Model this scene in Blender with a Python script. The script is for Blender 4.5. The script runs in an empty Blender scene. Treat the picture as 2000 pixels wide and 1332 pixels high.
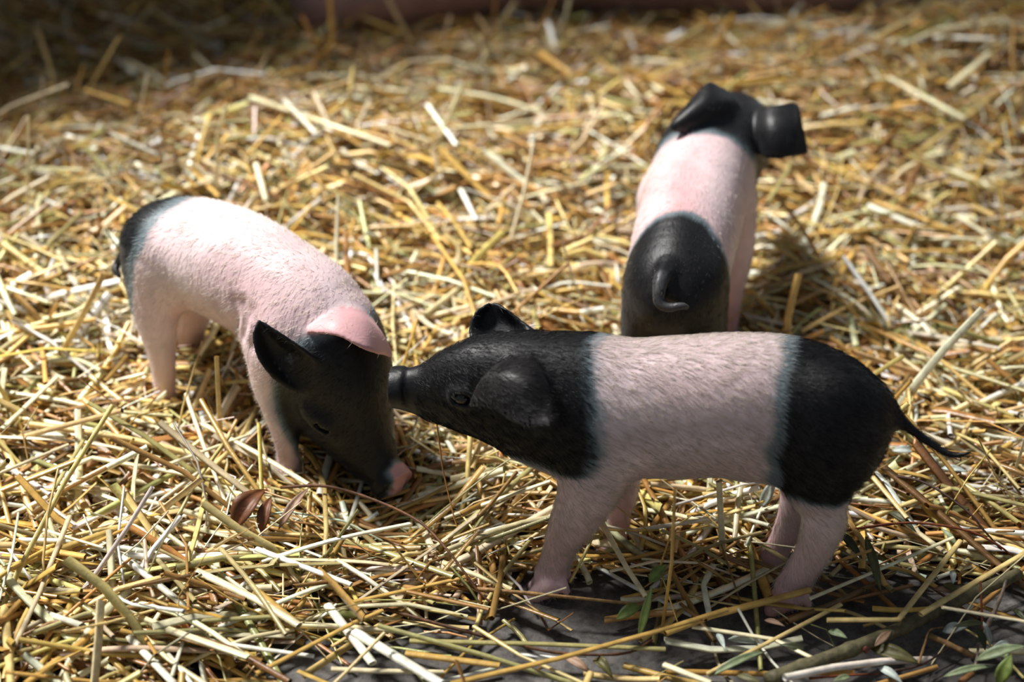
import bpy, math, random
import numpy as np
from mathutils import Vector, Matrix
from mathutils.kdtree import KDTree

random.seed(7)
rng = np.random.default_rng(11)
scene = bpy.context.scene
COL = scene.collection

# ------------------------------------------------------------------ camera, sky, sun, exposure
CAM_H, PITCH, FPX = 0.90, math.radians(30.0), 3889.0
cam_data = bpy.data.cameras.new('camera')
cam = bpy.data.objects.new('camera', cam_data)
COL.objects.link(cam)
cam.location = (0, 0, CAM_H)
cam.rotation_euler = (math.pi / 2 - PITCH, 0, 0)
cam_data.sensor_width = 36.0
cam_data.lens = 36.0 * FPX / 2000.0
cam_data.clip_start = 0.02
cam_data.clip_end = 60
cam_data.dof.use_dof = True
cam_data.dof.focus_distance = 1.47
cam_data.dof.aperture_fstop = 3.4
cam_data.dof.aperture_blades = 0
scene.camera = cam

world = bpy.data.worlds.new('world')
scene.world = world
world.use_nodes = True
wbg = world.node_tree.nodes['Background']
wbg.inputs['Color'].default_value = (0.74, 0.86, 1.0, 1)
wbg.inputs['Strength'].default_value = 0.185

SUN_AZ = math.radians(150)          # the light comes from behind on the left
SUN_EL = math.radians(58)
WALL_AZ = math.radians(121)         # the added wall is not square to the light
SUN_DIR = Vector((math.cos(SUN_AZ) * math.cos(SUN_EL), math.sin(SUN_AZ) * math.cos(SUN_EL), math.sin(SUN_EL)))
sun_data = bpy.data.lights.new('sun', 'SUN')
sun_data.energy = 8.9
sun_data.angle = math.radians(15)
sun_data.color = (1.0, 0.975, 0.94)
sun = bpy.data.objects.new('sun', sun_data)
COL.objects.link(sun)
sun.rotation_euler = SUN_DIR.to_track_quat('Z', 'Y').to_euler()
sun.location = SUN_DIR * 6

scene.view_settings.view_transform = 'Standard'
scene.view_settings.look = 'None'
scene.view_settings.exposure = 0.0
scene.view_settings.gamma = 1.0
scene.view_settings.use_curve_mapping = False

# ------------------------------------------------------------------ small helpers
CP, SP = math.cos(PITCH), math.sin(PITCH)
def ray(px, py):
    a = (px - 1000.0) / FPX; b = (666.0 - py) / FPX
    return np.array([a, CP + b * SP, -SP + b * CP])
EYE = np.array([0.0, 0.0, CAM_H])
def proj(p):
    p = np.asarray(p, float) - EYE
    dep = p[..., 1] * CP - p[..., 2] * SP
    up = p[..., 1] * SP + p[..., 2] * CP
    return np.stack([1000 + FPX * p[..., 0] / dep, 666 - FPX * up / dep], -1)
def at_z(px, py, z):
    d = ray(px, py); return EYE + d * ((z - CAM_H) / d[2])
def at_y(px, py, y):
    d = ray(px, py); return EYE + d * (y / d[1])

def smooth01(a, b, x):
    t = np.clip((x - a) / (b - a), 0, 1); return t * t * (3 - 2 * t)

def mesh_from(name, verts, faces_flat, face_sizes, smooth=True):
    """fast mesh from flat arrays"""
    me = bpy.data.meshes.new(name)
    verts = np.asarray(verts, np.float32)
    fl = np.asarray(faces_flat, np.int32); fs = np.asarray(face_sizes, np.int32)
    me.vertices.add(len(verts)); me.vertices.foreach_set('co', verts.ravel())
    me.loops.add(len(fl)); me.loops.foreach_set('vertex_index', fl)
    me.polygons.add(len(fs))
    st = np.zeros(len(fs), np.int32); st[1:] = np.cumsum(fs)[:-1]
    me.polygons.foreach_set('loop_start', st)
    me.polygons.foreach_set('loop_total', fs)
    me.polygons.foreach_set('use_smooth', np.full(len(fs), smooth, bool))
    me.update(calc_edges=True); me.validate()
    return me
def set_color(me, name, rgb):
    at = me.attributes.new(name, 'FLOAT_COLOR', 'POINT')
    c = np.ones((len(me.vertices), 4), np.float32); c[:, :3] = rgb
    at.data.foreach_set('color', c.ravel())
def link(name, me, mat, parent=None):
    o = bpy.data.objects.new(name, me); COL.objects.link(o)
    if mat is not None and len(me.materials) == 0: me.materials.append(mat)
    if parent is not None: o.parent = parent
    return o
def tag(o, label=None, cat=None, group=None, kind=None):
    if label: o['label'] = label
    if cat: o['category'] = cat
    if group: o['group'] = group
    if kind: o['kind'] = kind
    return o
def lin(r, g, b):
    f = lambda c: (c / 255 / 12.92) if c / 255 <= 0.04045 else ((c / 255 + 0.055) / 1.055) ** 2.4
    return (f(r), f(g), f(b))

def new_mat(name):
    m = bpy.data.materials.new(name); m.use_nodes = True
    nt = m.node_tree
    return m, nt, nt.nodes['Principled BSDF']
def node(nt, typ, **kw):
    n = nt.nodes.new(typ)
    for k, v in kw.items(): setattr(n, k, v)
    return n

# ------------------------------------------------------------------ materials
def mat_attr(name, attr, rough, spec, noise_scale=60, noise_amt=0.25, bump=0.0, bump_scale=300, sss=0.0):
    m, nt, b = new_mat(name)
    a = node(nt, 'ShaderNodeAttribute'); a.attribute_name = attr
    tc = node(nt, 'ShaderNodeTexCoord')
    n = node(nt, 'ShaderNodeTexNoise'); n.inputs['Scale'].default_value = noise_scale; n.inputs['Detail'].default_value = 4
    nt.links.new(tc.outputs['Object'], n.inputs['Vector'])
    mr = node(nt, 'ShaderNodeMapRange'); mr.inputs['From Min'].default_value = 0.3; mr.inputs['From Max'].default_value = 0.7
    mr.inputs['To Min'].default_value = 1 - noise_amt; mr.inputs['To Max'].default_value = 1 + noise_amt
    nt.links.new(n.outputs['Fac'], mr.inputs['Value'])
    mx = node(nt, 'ShaderNodeVectorMath', operation='SCALE')
    nt.links.new(a.outputs['Color'], mx.inputs[0]); nt.links.new(mr.outputs['Result'], mx.inputs['Scale'])
    nt.links.new(mx.outputs['Vector'], b.inputs['Base Color'])
    b.inputs['Roughness'].default_value = rough
    b.inputs['Specular IOR Level'].default_value = spec
    if sss > 0:
        b.inputs['Subsurface Weight'].default_value = sss
        b.inputs['Subsurface Radius'].default_value = (1.0, 0.45, 0.3)
        b.inputs['Subsurface Scale'].default_value = 0.004
    if bump > 0:
        n2 = node(nt, 'ShaderNodeTexNoise'); n2.inputs['Scale'].default_value = bump_scale; n2.inputs['Detail'].default_value = 3
        nt.links.new(tc.outputs['Object'], n2.inputs['Vector'])
        bp = node(nt, 'ShaderNodeBump'); bp.inputs['Strength'].default_value = bump; bp.inputs['Distance'].default_value = 0.001
        nt.links.new(n2.outputs['Fac'], bp.inputs['Height']); nt.links.new(bp.outputs['Normal'], b.inputs['Normal'])
    return m
M_COAT = mat_attr('piglet_coat', 'coat', 0.46, 0.36, 40, 0.12, 0.25, 420, 0.12)
b_ = M_COAT.node_tree.nodes['Principled BSDF']
b_.inputs['Sheen Weight'].default_value = 0.09; b_.inputs['Sheen Roughness'].default_value = 0.45; b_.inputs['Sheen Tint'].default_value = (0.85, 0.92, 1.0, 1)
M_HAIR = mat_attr('piglet_hair', 'coat', 0.40, 0.5, 500, 0.10)
M_STRAW = mat_attr('straw', 'tint', 0.31, 0.6, 120, 0.22, 0.25, 500)
M_TWIG = mat_attr('twig_bark', 'tint', 0.6, 0.35, 220, 0.35, 0.5, 400)
M_LEAF = mat_attr('leaf', 'tint', 0.5, 0.4, 150, 0.25, 0.3, 300)

def mat_ground():
    m, nt, b = new_mat('dark_packed_ground')
    tc = node(nt, 'ShaderNodeTexCoord')
    n = node(nt, 'ShaderNodeTexNoise'); n.inputs['Scale'].default_value = 90; n.inputs['Detail'].default_value = 8; n.inputs['Roughness'].default_value = 0.7
    v = node(nt, 'ShaderNodeTexNoise'); v.inputs['Scale'].default_value = 9; v.inputs['Detail'].default_value = 4
    for q in (n, v): nt.links.new(tc.outputs['Object'], q.inputs['Vector'])
    cr = node(nt, 'ShaderNodeValToRGB')
    cr.color_ramp.elements[0].position = 0.3; cr.color_ramp.elements[0].color = (0.045, 0.043, 0.042, 1)
    cr.color_ramp.elements[1].position = 0.72; cr.color_ramp.elements[1].color = (0.30, 0.28, 0.26, 1)
    nt.links.new(n.outputs['Fac'], cr.inputs['Fac'])
    cr2 = node(nt, 'ShaderNodeValToRGB')
    cr2.color_ramp.elements[0].position = 0.35; cr2.color_ramp.elements[0].color = (0.45, 0.42, 0.40, 1)
    cr2.color_ramp.elements[1].position = 0.65; cr2.color_ramp.elements[1].color = (1, 1, 1, 1)
    nt.links.new(v.outputs['Fac'], cr2.inputs['Fac'])
    mx = node(nt, 'ShaderNodeMix', data_type='RGBA', blend_type='MULTIPLY'); mx.inputs['Factor'].default_value = 1
    nt.links.new(cr.outputs['Color'], mx.inputs['A']); nt.links.new(cr2.outputs['Color'], mx.inputs['B'])
    nt.links.new(mx.outputs['Result'], b.inputs['Base Color'])
    b.inputs['Roughness'].default_value = 0.75
    bp = node(nt, 'ShaderNodeBump'); bp.inputs['Strength'].default_value = 0.8; bp.inputs['Distance'].default_value = 0.003
    nt.links.new(n.outputs['Fac'], bp.inputs['Height']); nt.links.new(bp.outputs['Normal'], b.inputs['Normal'])
    return m
M_GROUND = mat_ground()

def mat_mound():
    m, nt, b = new_mat('matted_straw')
    tc = node(nt, 'ShaderNodeTexCoord')
    n = node(nt, 'ShaderNodeTexNoise'); n.inputs['Scale'].default_value = 60; n.inputs['Detail'].default_value = 6
    nt.links.new(tc.outputs['Object'], n.inputs['Vector'])
    cr = node(nt, 'ShaderNodeValToRGB')
    cr.color_ramp.elements[0].position = 0.3; cr.color_ramp.elements[0].color = lin(52, 36, 18) + (1,)
    cr.color_ramp.elements[1].position = 0.75; cr.color_ramp.elements[1].color = lin(132, 100, 54) + (1,)
    nt.links.new(n.outputs['Fac'], cr.inputs['Fac']); nt.links.new(cr.outputs['Color'], b.inputs['Base Color'])
    b.inputs['Roughness'].default_value = 0.8
    bp = node(nt, 'ShaderNodeBump'); bp.inputs['Strength'].default_value = 0.7; bp.inputs['Distance'].default_value = 0.004
    nt.links.new(n.outputs['Fac'], bp.inputs['Height']); nt.links.new(bp.outputs['Normal'], b.inputs['Normal'])
    return m
M_MOUND = mat_mound()

def mat_plain(name, col, rough, spec=0.5):
    m, nt, b = new_mat(name)
    n = node(nt, 'ShaderNodeTexNoise'); n.inputs['Scale'].default_value = 30; n.inputs['Detail'].default_value = 5
    tc = node(nt, 'ShaderNodeTexCoord'); nt.links.new(tc.outputs['Object'], n.inputs['Vector'])
    cr = node(nt, 'ShaderNodeValToRGB')
    cr.color_ramp.elements[0].color = tuple(c * 0.75 for c in col) + (1,)
    cr.color_ramp.elements[1].color = tuple(min(1, c * 1.2) for c in col) + (1,)
    nt.links.new(n.outputs['Fac'], cr.inputs['Fac']); nt.links.new(cr.outputs['Color'], b.inputs['Base Color'])
    b.inputs['Roughness'].default_value = rough; b.inputs['Specular IOR Level'].default_value = spec
    return m
M_EYE = mat_plain('wet_eye', (0.010, 0.008, 0.008), 0.06, 0.8)
M_WALL = mat_plain('weathered_board', lin(92, 84, 76), 0.8, 0.3)

# ------------------------------------------------------------------ terrain of the bedding (top of the straw)
def terrain(x, y):
    x = np.asarray(x, float); y = np.asarray(y, float)
    h = 0.004 + 0.024 * smooth01(1.13, 1.42, y - 0.10 * np.clip(-x, -0.3, 0.4) + 0.05 * np.clip(x - 0.15, 0, 1)) 
    h += 0.055 * np.exp(-(((x + 0.19) / 0.24) ** 2 + ((y - 1.82) / 0.17) ** 2))
    h += 0.030 * np.exp(-(((x + 0.44) / 0.20) ** 2 + ((y - 1.66) / 0.20) ** 2))
    h += 0.075 * np.exp(-(((x - 0.66) / 0.26) ** 2 + ((y - 2.12) / 0.20) ** 2)) + 0.030 * np.exp(-(((x - 0.25) / 0.26) ** 2 + ((y - 1.98) / 0.16) ** 2))
    h += 0.018 * np.exp(-(((x + 0.02) / 0.10) ** 2 + ((y - 1.58) / 0.10) ** 2))
    h -= 0.022 * np.exp(-(((x - 0.42) / 0.10) ** 2 + ((y - 1.52) / 0.09) ** 2))
    h -= 0.030 * np.exp(-(((x + 0.01) / 0.06) ** 2 + ((y - 1.93) / 0.07) ** 2))
    h -= 0.025 * np.exp(-(((x + 0.45) / 0.30) ** 2 + ((y - 2.22) / 0.14) ** 2))
    h -= 0.016 * np.exp(-(((x + 0.095) / 0.055) ** 2 + ((y - 1.265) / 0.055) ** 2))
    w = smooth01(1.2, 1.5, y)
    h += w * (0.006 * np.sin(23 * x + 9 * y) * np.sin(17 * y - 5 * x + 1) + 0.004 * np.sin(51 * x - 20 * y) * np.sin(43 * y + 11 * x))
    return h
# ------------------------------------------------------------------ the setting
def plane_grid(x0, x1, y0, y1, nx, ny, zf):
    xs = np.linspace(x0, x1, nx); ys = np.linspace(y0, y1, ny)
    X, Y = np.meshgrid(xs, ys); Z = zf(X, Y)
    v = np.stack([X, Y, Z], -1).reshape(-1, 3)
    i = np.arange(nx * ny).reshape(ny, nx)
    q = np.stack([i[:-1, :-1], i[:-1, 1:], i[1:, 1:], i[1:, :-1]], -1).reshape(-1, 4)
    return v, q
v, q = plane_grid(-4, 4, -1.5, 5.5, 161, 141, lambda X, Y: 0.003 * np.sin(21 * X + 3 * Y) * np.sin(17 * Y - 2 * X) - 0.004)
o = link('floor', mesh_from('floor', v, q.ravel(), np.full(len(q), 4)), M_GROUND)
tag(o, 'dark packed stable floor showing under the straw', 'floor', kind='structure')

# unseen wall added behind on the left, its window shaped to limit the sunlight
def added_wall_with_window():
    n2 = Vector((math.cos(WALL_AZ), math.sin(WALL_AZ), 0)); t2 = Vector((-n2.y, n2.x, 0))
    c = Vector((-0.02, 1.60, 0)) + n2 * 1.36
    k = SUN_DIR.z / (SUN_DIR.x * n2.x + SUN_DIR.y * n2.y)
    sk = SUN_DIR.dot(t2) / SUN_DIR.dot(n2) * 1.36
    # window edges from the two ends of the lit band on the floor
    near = (Vector((-0.26, 1.92, 0)) - c).dot(-n2); far = (Vector((0.27, 1.12, 0)) - c).dot(-n2)
    z0, z1 = near * k, far * k
    W0, W1, T = -0.66 + sk, 1.2 + sk, 0.10
    rects = [(-3.2 + sk, W0, 0, z1 + 0.9), (W1, 2.6 + sk, 0, z1 + 0.9), (W0, W1, 0, z0), (W0, W1, z1, z1 + 0.9)]
    V = []; F = []
    for a, b, lo, hi in rects:
        base = len(V)
        for d in (0, T):
            for (s, z) in ((a, lo), (b, lo), (b, hi), (a, hi)):
                p = c + t2 * s + n2 * d; V.append((p.x, p.y, z))
        for f in ((0, 1, 2, 3), (7, 6, 5, 4), (0, 4, 5, 1), (1, 5, 6, 2), (2, 6, 7, 3), (3, 7, 4, 0)):
            F.append([base + i for i in f])
    F = np.array(F)
    o = link('added_wall_left', mesh_from('added_wall_left', V, F.ravel(), np.full(len(F), 4), False), M_WALL)
    tag(o, 'added unseen board wall whose window bounds the sunlit band', 'wall', kind='structure')
added_wall_with_window()

v, q = plane_grid(-0.80, 1.0, 1.20, 2.62, 120, 120, lambda X, Y: terrain(X, Y) - 0.018 - 0.03 * smooth01(1.28, 1.20, Y))
o = link('straw_mound', mesh_from('straw_mound', v, q.ravel(), np.full(len(q), 4)), M_MOUND)
tag(o, 'matted brown underlayer of the straw bedding', 'straw', kind='stuff')

# ------------------------------------------------------------------ implicit bodies
def catmull(pts, n):
    """resample rows of pts (k,d) with a Catmull-Rom spline, n steps per span"""
    P = np.asarray(pts, float); k = len(P)
    if k < 3:
        t = np.linspace(0, 1, n + 1)[:, None]; return P[0] * (1 - t) + P[1] * t
    E = np.vstack([2 * P[0] - P[1], P, 2 * P[-1] - P[-2]]); out = []
    for i in range(k - 1):
        p0, p1, p2, p3 = E[i:i + 4]
        for t in np.arange(n) / n:
            out.append(0.5 * (2 * p1 + (p2 - p0) * t + (2 * p0 - 5 * p1 + 4 * p2 - p3) * t ** 2 + (3 * p1 - p0 - 3 * p2 + p3) * t ** 3))
    out.append(P[-1]); return np.array(out)

class Field:
    def __init__(s, lo, hi, vox):
        s.lo = np.asarray(lo, float); s.vox = vox
        s.n = np.ceil((np.asarray(hi) - s.lo) / vox).astype(int) + 1
        s.d = np.full(s.n, 0.5, np.float32)
    def window(s, lo, hi):
        i0 = np.clip(np.floor((lo - s.lo) / s.vox).astype(int), 0, s.n); i1 = np.clip(np.ceil((hi - s.lo) / s.vox).astype(int) + 1, 0, s.n)
        sl = tuple(slice(a, b) for a, b in zip(i0, i1))
        ax = [s.lo[k] + s.vox * np.arange(i0[k], i1[k]) for k in range(3)]
        return sl, ax
    def chain(s, st, squash=None, n=5, pad=0.03):
        """distance to a tube through stations (x,y,z,r); squash = (unit axis, factor)"""
        R = catmull(st, n); out = np.full(s.n, 0.5, np.float32)
        for a, b in zip(R[:-1], R[1:]):
            ra, rb = a[3], b[3]; rm = max(ra, rb) + pad
            lo = np.minimum(a[:3], b[:3]) - rm; hi = np.maximum(a[:3], b[:3]) + rm
            sl, ax = s.window(lo, hi)
            if any(len(q) == 0 for q in ax): continue
            X = (ax[0] - a[0])[:, None, None]; Y = (ax[1] - a[1])[None, :, None]; Z = (ax[2] - a[2])[None, None, :]
            ab = b[:3] - a[:3]; sc = 1.0
            if squash is not None:
                nx, f = squash; g = 1 / f - 1
                dn = X * nx[0] + Y * nx[1] + Z * nx[2]
                X = X + g * dn * nx[0]; Y = Y + g * dn * nx[1]; Z = Z + g * dn * nx[2]
                ab = ab + g * np.dot(ab, nx) * nx; sc = (1 + f) / 2
            L = max(np.dot(ab, ab), 1e-12)
            t = np.clip((X * ab[0] + Y * ab[1] + Z * ab[2]) / L, 0, 1)
            d = np.sqrt((X - t * ab[0]) ** 2 + (Y - t * ab[1]) ** 2 + (Z - t * ab[2]) ** 2) - (ra + t * (rb - ra))
            out[sl] = np.minimum(out[sl], d * sc)
        return out
    def cloud(s, pts, th, pad=0.012):
        kd = KDTree(len(pts))
        for i, p in enumerate(pts): kd.insert(p, i)
        kd.balance()
        out = np.full(s.n, 0.5, np.float32)
        sl, ax = s.window(pts.min(0) - pad, pts.max(0) + pad)
        # only voxels near some sample
        sub = np.zeros([len(a) for a in ax], bool)
        idx = np.round((pts - np.array([a[0] for a in ax])) / s.vox).astype(int)
        w = int(math.ceil(pad / s.vox)) 
        for k in range(0, len(pts), 3):
            i, j, l = idx[k]
            sub[max(0, i - w):i + w + 1, max(0, j - w):j + w + 1, max(0, l - w):l + w + 1] = True
        ii = np.argwhere(sub); res = np.full(sub.shape, 0.5, np.float32)
        for i, j, l in ii:
            _, q, dist = kd.find((ax[0][i], ax[1][j], ax[2][l])); res[i, j, l] = dist - th[q]
        out[sl] = res
        return out
    def add(s, f, k=0.0):
        if k <= 0: s.d = np.minimum(s.d, f); return
        h = np.clip(0.5 + 0.5 * (f - s.d) / k, 0, 1)
        s.d = (f * (1 - h) + s.d * h - k * h * (1 - h)).astype(np.float32)
    def sub(s, f, k=0.002):
        f = -f
        h = np.clip(0.5 - 0.5 * (f - s.d) / k, 0, 1)
        s.d = (f * (1 - h) + s.d * h + k * h * (1 - h)).astype(np.float32)
    def sample(s, f, p):
        i = np.clip(np.round((p - s.lo) / s.vox).astype(int), 0, s.n - 1); return f[i[:, 0], i[:, 1], i[:, 2]]
    def hit(s, px, py, off=0.0, default=None):
        """where the sight line through a pixel first meets the body, moved off towards the viewer"""
        d = ray(px, py); t = np.arange(1.0, 2.3, 0.0008); P = EYE + t[:, None] * d
        ok = np.all((P > s.lo) & (P < s.lo + s.vox * (s.n - 1)), 1); v = np.full(len(t), 1.0); v[ok] = s.sample(s.d, P[ok])
        w = np.nonzero(v < 0)[0]
        t0 = t[w[0]] if len(w) else default
        if t0 is None: raise ValueError('no body at %s %s' % (px, py))
        return EYE + d * (t0 - off)
    def inside(s, p, margin=0.0):
        i = np.round((p - s.lo) / s.vox).astype(int)
        ok = np.all((i >= 0) & (i < s.n), -1); r = np.zeros(p.shape[:-1], bool)
        j = i[ok]; r[ok] = s.d[j[:, 0], j[:, 1], j[:, 2]] < margin
        return r
    def surface(s, relax=3):
        d = s.d; neg = d < 0; n = s.n
        cr = [neg[i:n[0] - 1 + i, j:n[1] - 1 + j, k:n[2] - 1 + k] for i in (0, 1) for j in (0, 1) for k in (0, 1)]
        cnt = sum(c.astype(np.int8) for c in cr); act = (cnt > 0) & (cnt < 8)
        cells = np.argwhere(act); vid = np.full(act.shape, -1, np.int32); vid[act] = np.arange(len(cells))
        acc = np.zeros((len(cells), 3)); num = np.zeros(len(cells))
        corners = [(i, j, k) for i in (0, 1) for j in (0, 1) for k in (0, 1)]
        val = {c: d[cells[:, 0] + c[0], cells[:, 1] + c[1], cells[:, 2] + c[2]] for c in corners}
        for a in corners:
            for ax in range(3):
                if a[ax] == 0:
                    b = list(a); b[ax] = 1; b = tuple(b)
                    va, vb = val[a], val[b]; m = (va < 0) != (vb < 0)
                    t = va[m] / (va[m] - vb[m]); p = np.tile(np.array(a, float), (m.sum(), 1)); p[:, ax] = t
                    acc[m] += p; num[m] += 1
        V = s.lo + s.vox * (cells + acc / num[:, None])
        Q = []
        for ax in range(3):
            u, w = (ax + 1) % 3, (ax + 2) % 3
            sa = [slice(0, n[k]) for k in range(3)]; sb = list(sa)
            sa[ax] = slice(0, n[ax] - 1); sb[ax] = slice(1, n[ax])
            e = neg[tuple(sa)] != neg[tuple(sb)]
            E = np.argwhere(e); E = E[(E[:, u] > 0) & (E[:, w] > 0) & (E[:, u] < n[u] - 1) & (E[:, w] < n[w] - 1)]
            flip = neg[E[:, 0], E[:, 1], E[:, 2]]
            def cell(du, dw):
                c = E.copy(); c[:, u] -= du; c[:, w] -= dw; return vid[c[:, 0], c[:, 1], c[:, 2]]
            q = np.stack([cell(1, 1), cell(0, 1), cell(0, 0), cell(1, 0)], -1)
            q[~flip] = q[~flip][:, ::-1]; Q.append(q)
        Q = np.vstack(Q); Q = Q[(Q >= 0).all(1)]
        ed = np.vstack([Q[:, [0, 1]], Q[:, [1, 2]], Q[:, [2, 3]], Q[:, [3, 0]]])
        for it in range(relax):
            for lam in (0.55, -0.40):
                sm = np.zeros_like(V); c = np.zeros(len(V))
                for a, b in ((0, 1), (1, 0)):
                    for k in range(3): sm[:, k] += np.bincount(ed[:, a], V[ed[:, b], k], len(V))
                    c += np.bincount(ed[:, a], minlength=len(V))
                V = V + lam * (sm / np.maximum(c, 1)[:, None] - V)
        return V, Q

def vnormals(V, Q):
    fn = np.cross(V[Q[:, 2]] - V[Q[:, 0]], V[Q[:, 3]] - V[Q[:, 1]]); N = np.zeros_like(V)
    for i in range(4):
        for k in range(3): N[:, k] += np.bincount(Q[:, i], fn[:, k], len(V))
    return N / np.maximum(np.linalg.norm(N, axis=1), 1e-12)[:, None]

def patch(G, n=48):
    """dense samples of a bicubic sheet through a grid of 3-D points (rows = base to tip)"""
    G = np.asarray(G, float); m = max(2, n // (G.shape[1] - 1)); k = max(2, n // (G.shape[0] - 1))
    rows = np.stack([catmull(r, m) for r in G]); cols = np.stack([catmull(rows[:, j], k) for j in range(rows.shape[1])], 1)
    return cols                                                    # (nv, nu, 3)

def ear_field(F, G, t_base=0.0028, t_rim=0.0013):
    S = patch(G); nv, nu, _ = S.shape
    vv = np.linspace(0, 1, nv)[:, None]; uu = np.abs(np.linspace(-1, 1, nu))[None, :]
    th = t_rim + (t_base - t_rim) * (1 - vv) * (1 - 0.5 * uu) + 0 * uu
    return F.cloud(S.reshape(-1, 3), th.ravel())

def ear_on(F, G, off_default):
    """ear sheet whose points rest on, or stand off, the body already built: rows of (px, py, off)"""
    out = []; last = None
    for r in G:
        row = []
        for c in r:
            p = F.hit(c[0], c[1], c[2], off_default); row.append(p)
        out.append(row)
    return out

def noise3(p, s, seed=0):
    r = np.random.default_rng(seed); out = np.zeros(len(p))
    for a in (1.0, 0.55, 0.35):
        for _ in range(3):
            k = r.normal(size=3); k /= np.linalg.norm(k); out += a * np.sin(p @ (k * s / a) + r.uniform(0, 6.28))
    return out / 4

PINK = np.array(lin(240, 220, 222)); ROSE = np.array(lin(216, 152, 154)); BLACK = np.array([0.0050, 0.0050, 0.0062]); EARBLK = np.array([0.014, 0.0115, 0.0105]); TAILG = np.array([0.060, 0.060, 0.064])
GREYB = np.array(lin(110, 124, 130)); WHITEH = np.array(lin(238, 226, 214)); GREYH = np.array(lin(176, 186, 188)); BLACKH = np.array([0.0065, 0.0068, 0.0082])

def hair_mesh(name, V, Q, N, coat, dark, flow, count, length, rad, keep=None, seed=1):
    r = np.random.default_rng(seed)
    area = np.linalg.norm(np.cross(V[Q[:, 2]] - V[Q[:, 0]], V[Q[:, 3]] - V[Q[:, 1]]), axis=1)
    w = area.copy()
    if keep is not None: w *= keep[Q[:, 0]]
    f = r.choice(len(Q), count, p=w / w.sum())
    a, b = r.random(count)[:, None], r.random(count)[:, None]
    P = (V[Q[f, 0]] * (1 - a) + V[Q[f, 1]] * a) * (1 - b) + (V[Q[f, 3]] * (1 - a) + V[Q[f, 2]] * a) * b
    n = N[Q[f, 0]]; D = flow[Q[f, 0]] + 0.22 * r.normal(size=(count, 3))
    D -= (D * n).sum(1)[:, None] * n; D /= np.maximum(np.linalg.norm(D, axis=1), 1e-9)[:, None]
    L = (length * r.uniform(0.5, 1.15, count))[:, None]
    p1 = P + L * (0.5 * D + 0.085 * n); p2 = P + L * (0.98 * D + 0.12 * n)
    P = P - 0.0006 * n
    sd = np.cross(D, n)
    R = rad * r.uniform(0.7, 1.2, count)[:, None]
    ring = lambda c, k: np.stack([c + R * k * sd, c + R * k * (-0.5 * sd + 0.866 * n), c + R * k * (-0.5 * sd - 0.866 * n)], 1)
    VV = np.concatenate([ring(P, 1.0), ring(p1, 0.8), p2[:, None]], 1).reshape(-1, 3)
    fq = []; 
    for i in range(3):
        j = (i + 1) % 3; fq.append([i, j, 3 + j, 3 + i])
    ft = [[3 + i, 3 + (i + 1) % 3, 6] for i in range(3)]
    off = (7 * np.arange(count))[:, None, None]
    q4 = (np.array(fq)[None] + off).reshape(count, -1); t3 = (np.array(ft)[None] + off).reshape(count, -1)
    flat = np.concatenate([q4, t3], 1).ravel(); sizes = np.tile([4, 4, 4, 3, 3, 3], count)
    dk = np.clip(dark[Q[f, 0]] , 0, 1)[:, None]
    # near the border the white hairs still grow out of grey skin
    hc = np.where(dk > 0.75, BLACKH, np.where(dk > 0.2, GREYH, WHITEH)) * r.uniform(0.8, 1.1, count)[:, None]
    me = mesh_from(name, VV, flat, sizes)
    set_color(me, 'coat', np.repeat(hc, 7, 0))
    return me

def uv_ball(name, c, r, axes=None, nu=20, nv=12):
    u = np.linspace(0, 2 * math.pi, nu, endpoint=False); w = np.linspace(0, math.pi, nv)
    A = np.stack([np.outer(np.sin(w), np.cos(u)), np.outer(np.sin(w), np.sin(u)), np.outer(np.cos(w), np.ones(nu))], -1).reshape(-1, 3)
    A = A * np.asarray(r)
    if axes is not None: A = A @ np.asarray(axes)
    i = np.arange(nu * nv).reshape(nv, nu); j = np.roll(i, -1, 1)
    q = np.stack([i[:-1], i[1:], j[1:], j[:-1]], -1).reshape(-1, 4)
    return mesh_from(name, A + np.asarray(c), q.ravel(), np.full(len(q), 4))

class Frame:
    """sagittal frame of a piglet: origin on the floor, heading, left"""
    def __init__(s, ox, oy, az):
        s.o = np.array([ox, oy, 0.0]); a = math.radians(az)
        s.f = np.array([math.cos(a), math.sin(a), 0]); s.l = np.array([-math.sin(a), math.cos(a), 0])
    def px(s, x, y, lat=0.0):
        """point seen at pixel (x,y) lying lat to the left of the sagittal plane"""
        d = ray(x, y); t = (np.dot(s.o + s.l * lat - EYE, s.l)) / np.dot(d, s.l); return EYE + d * t
    def loc(s, f, l, z): return s.o + s.f * f + s.l * l + np.array([0, 0, z])
    def to(s, P): q = P - s.o; return q @ s.f, q @ s.l, q[:, 2]
    def st(s, x, y, lat, rpx):
        """tube station from a pixel and a radius in pixels"""
        p = s.px(x, y, lat); dep = (p[1]) * CP - (p[2] - CAM_H) * SP
        return [*p, rpx * dep / FPX]
FIELDS = []

def finish_piglet(F, fr, label, color_fn, eyes, base, hair_n, flow_fn, hair_len=0.010, vox_relax=3, bald=None):
    V, Q = F.surface(vox_relax)
    N = vnormals(V, Q)
    coat, dark = color_fn(V, N)
    root = bpy.data.objects.new('piglet', None); COL.objects.link(root)
    root.location = base; root.empty_display_size = 0.05
    tag(root, label, 'piglet')
    b = Vector(base)
    me = mesh_from('body', V - np.array(base), Q.ravel(), np.full(len(Q), 4)); set_color(me, 'coat', coat)
    link('body', me, M_COAT, root)
    fl = flow_fn(V, N)
    keep = np.ones(len(V)) if bald is None else bald(V, N)
    hm = hair_mesh('hair', V - np.array(base), Q, N, coat, dark, fl, hair_n, hair_len, 0.00012, keep)
    h = link('hair', hm, M_HAIR, root); h['kind'] = 'stuff'
    for (c, r, ax) in eyes:
        link('eye', uv_ball('eye', np.array(c) - np.array(base), r, ax), M_EYE, root)
    FIELDS.append(F)
    return root
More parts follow.
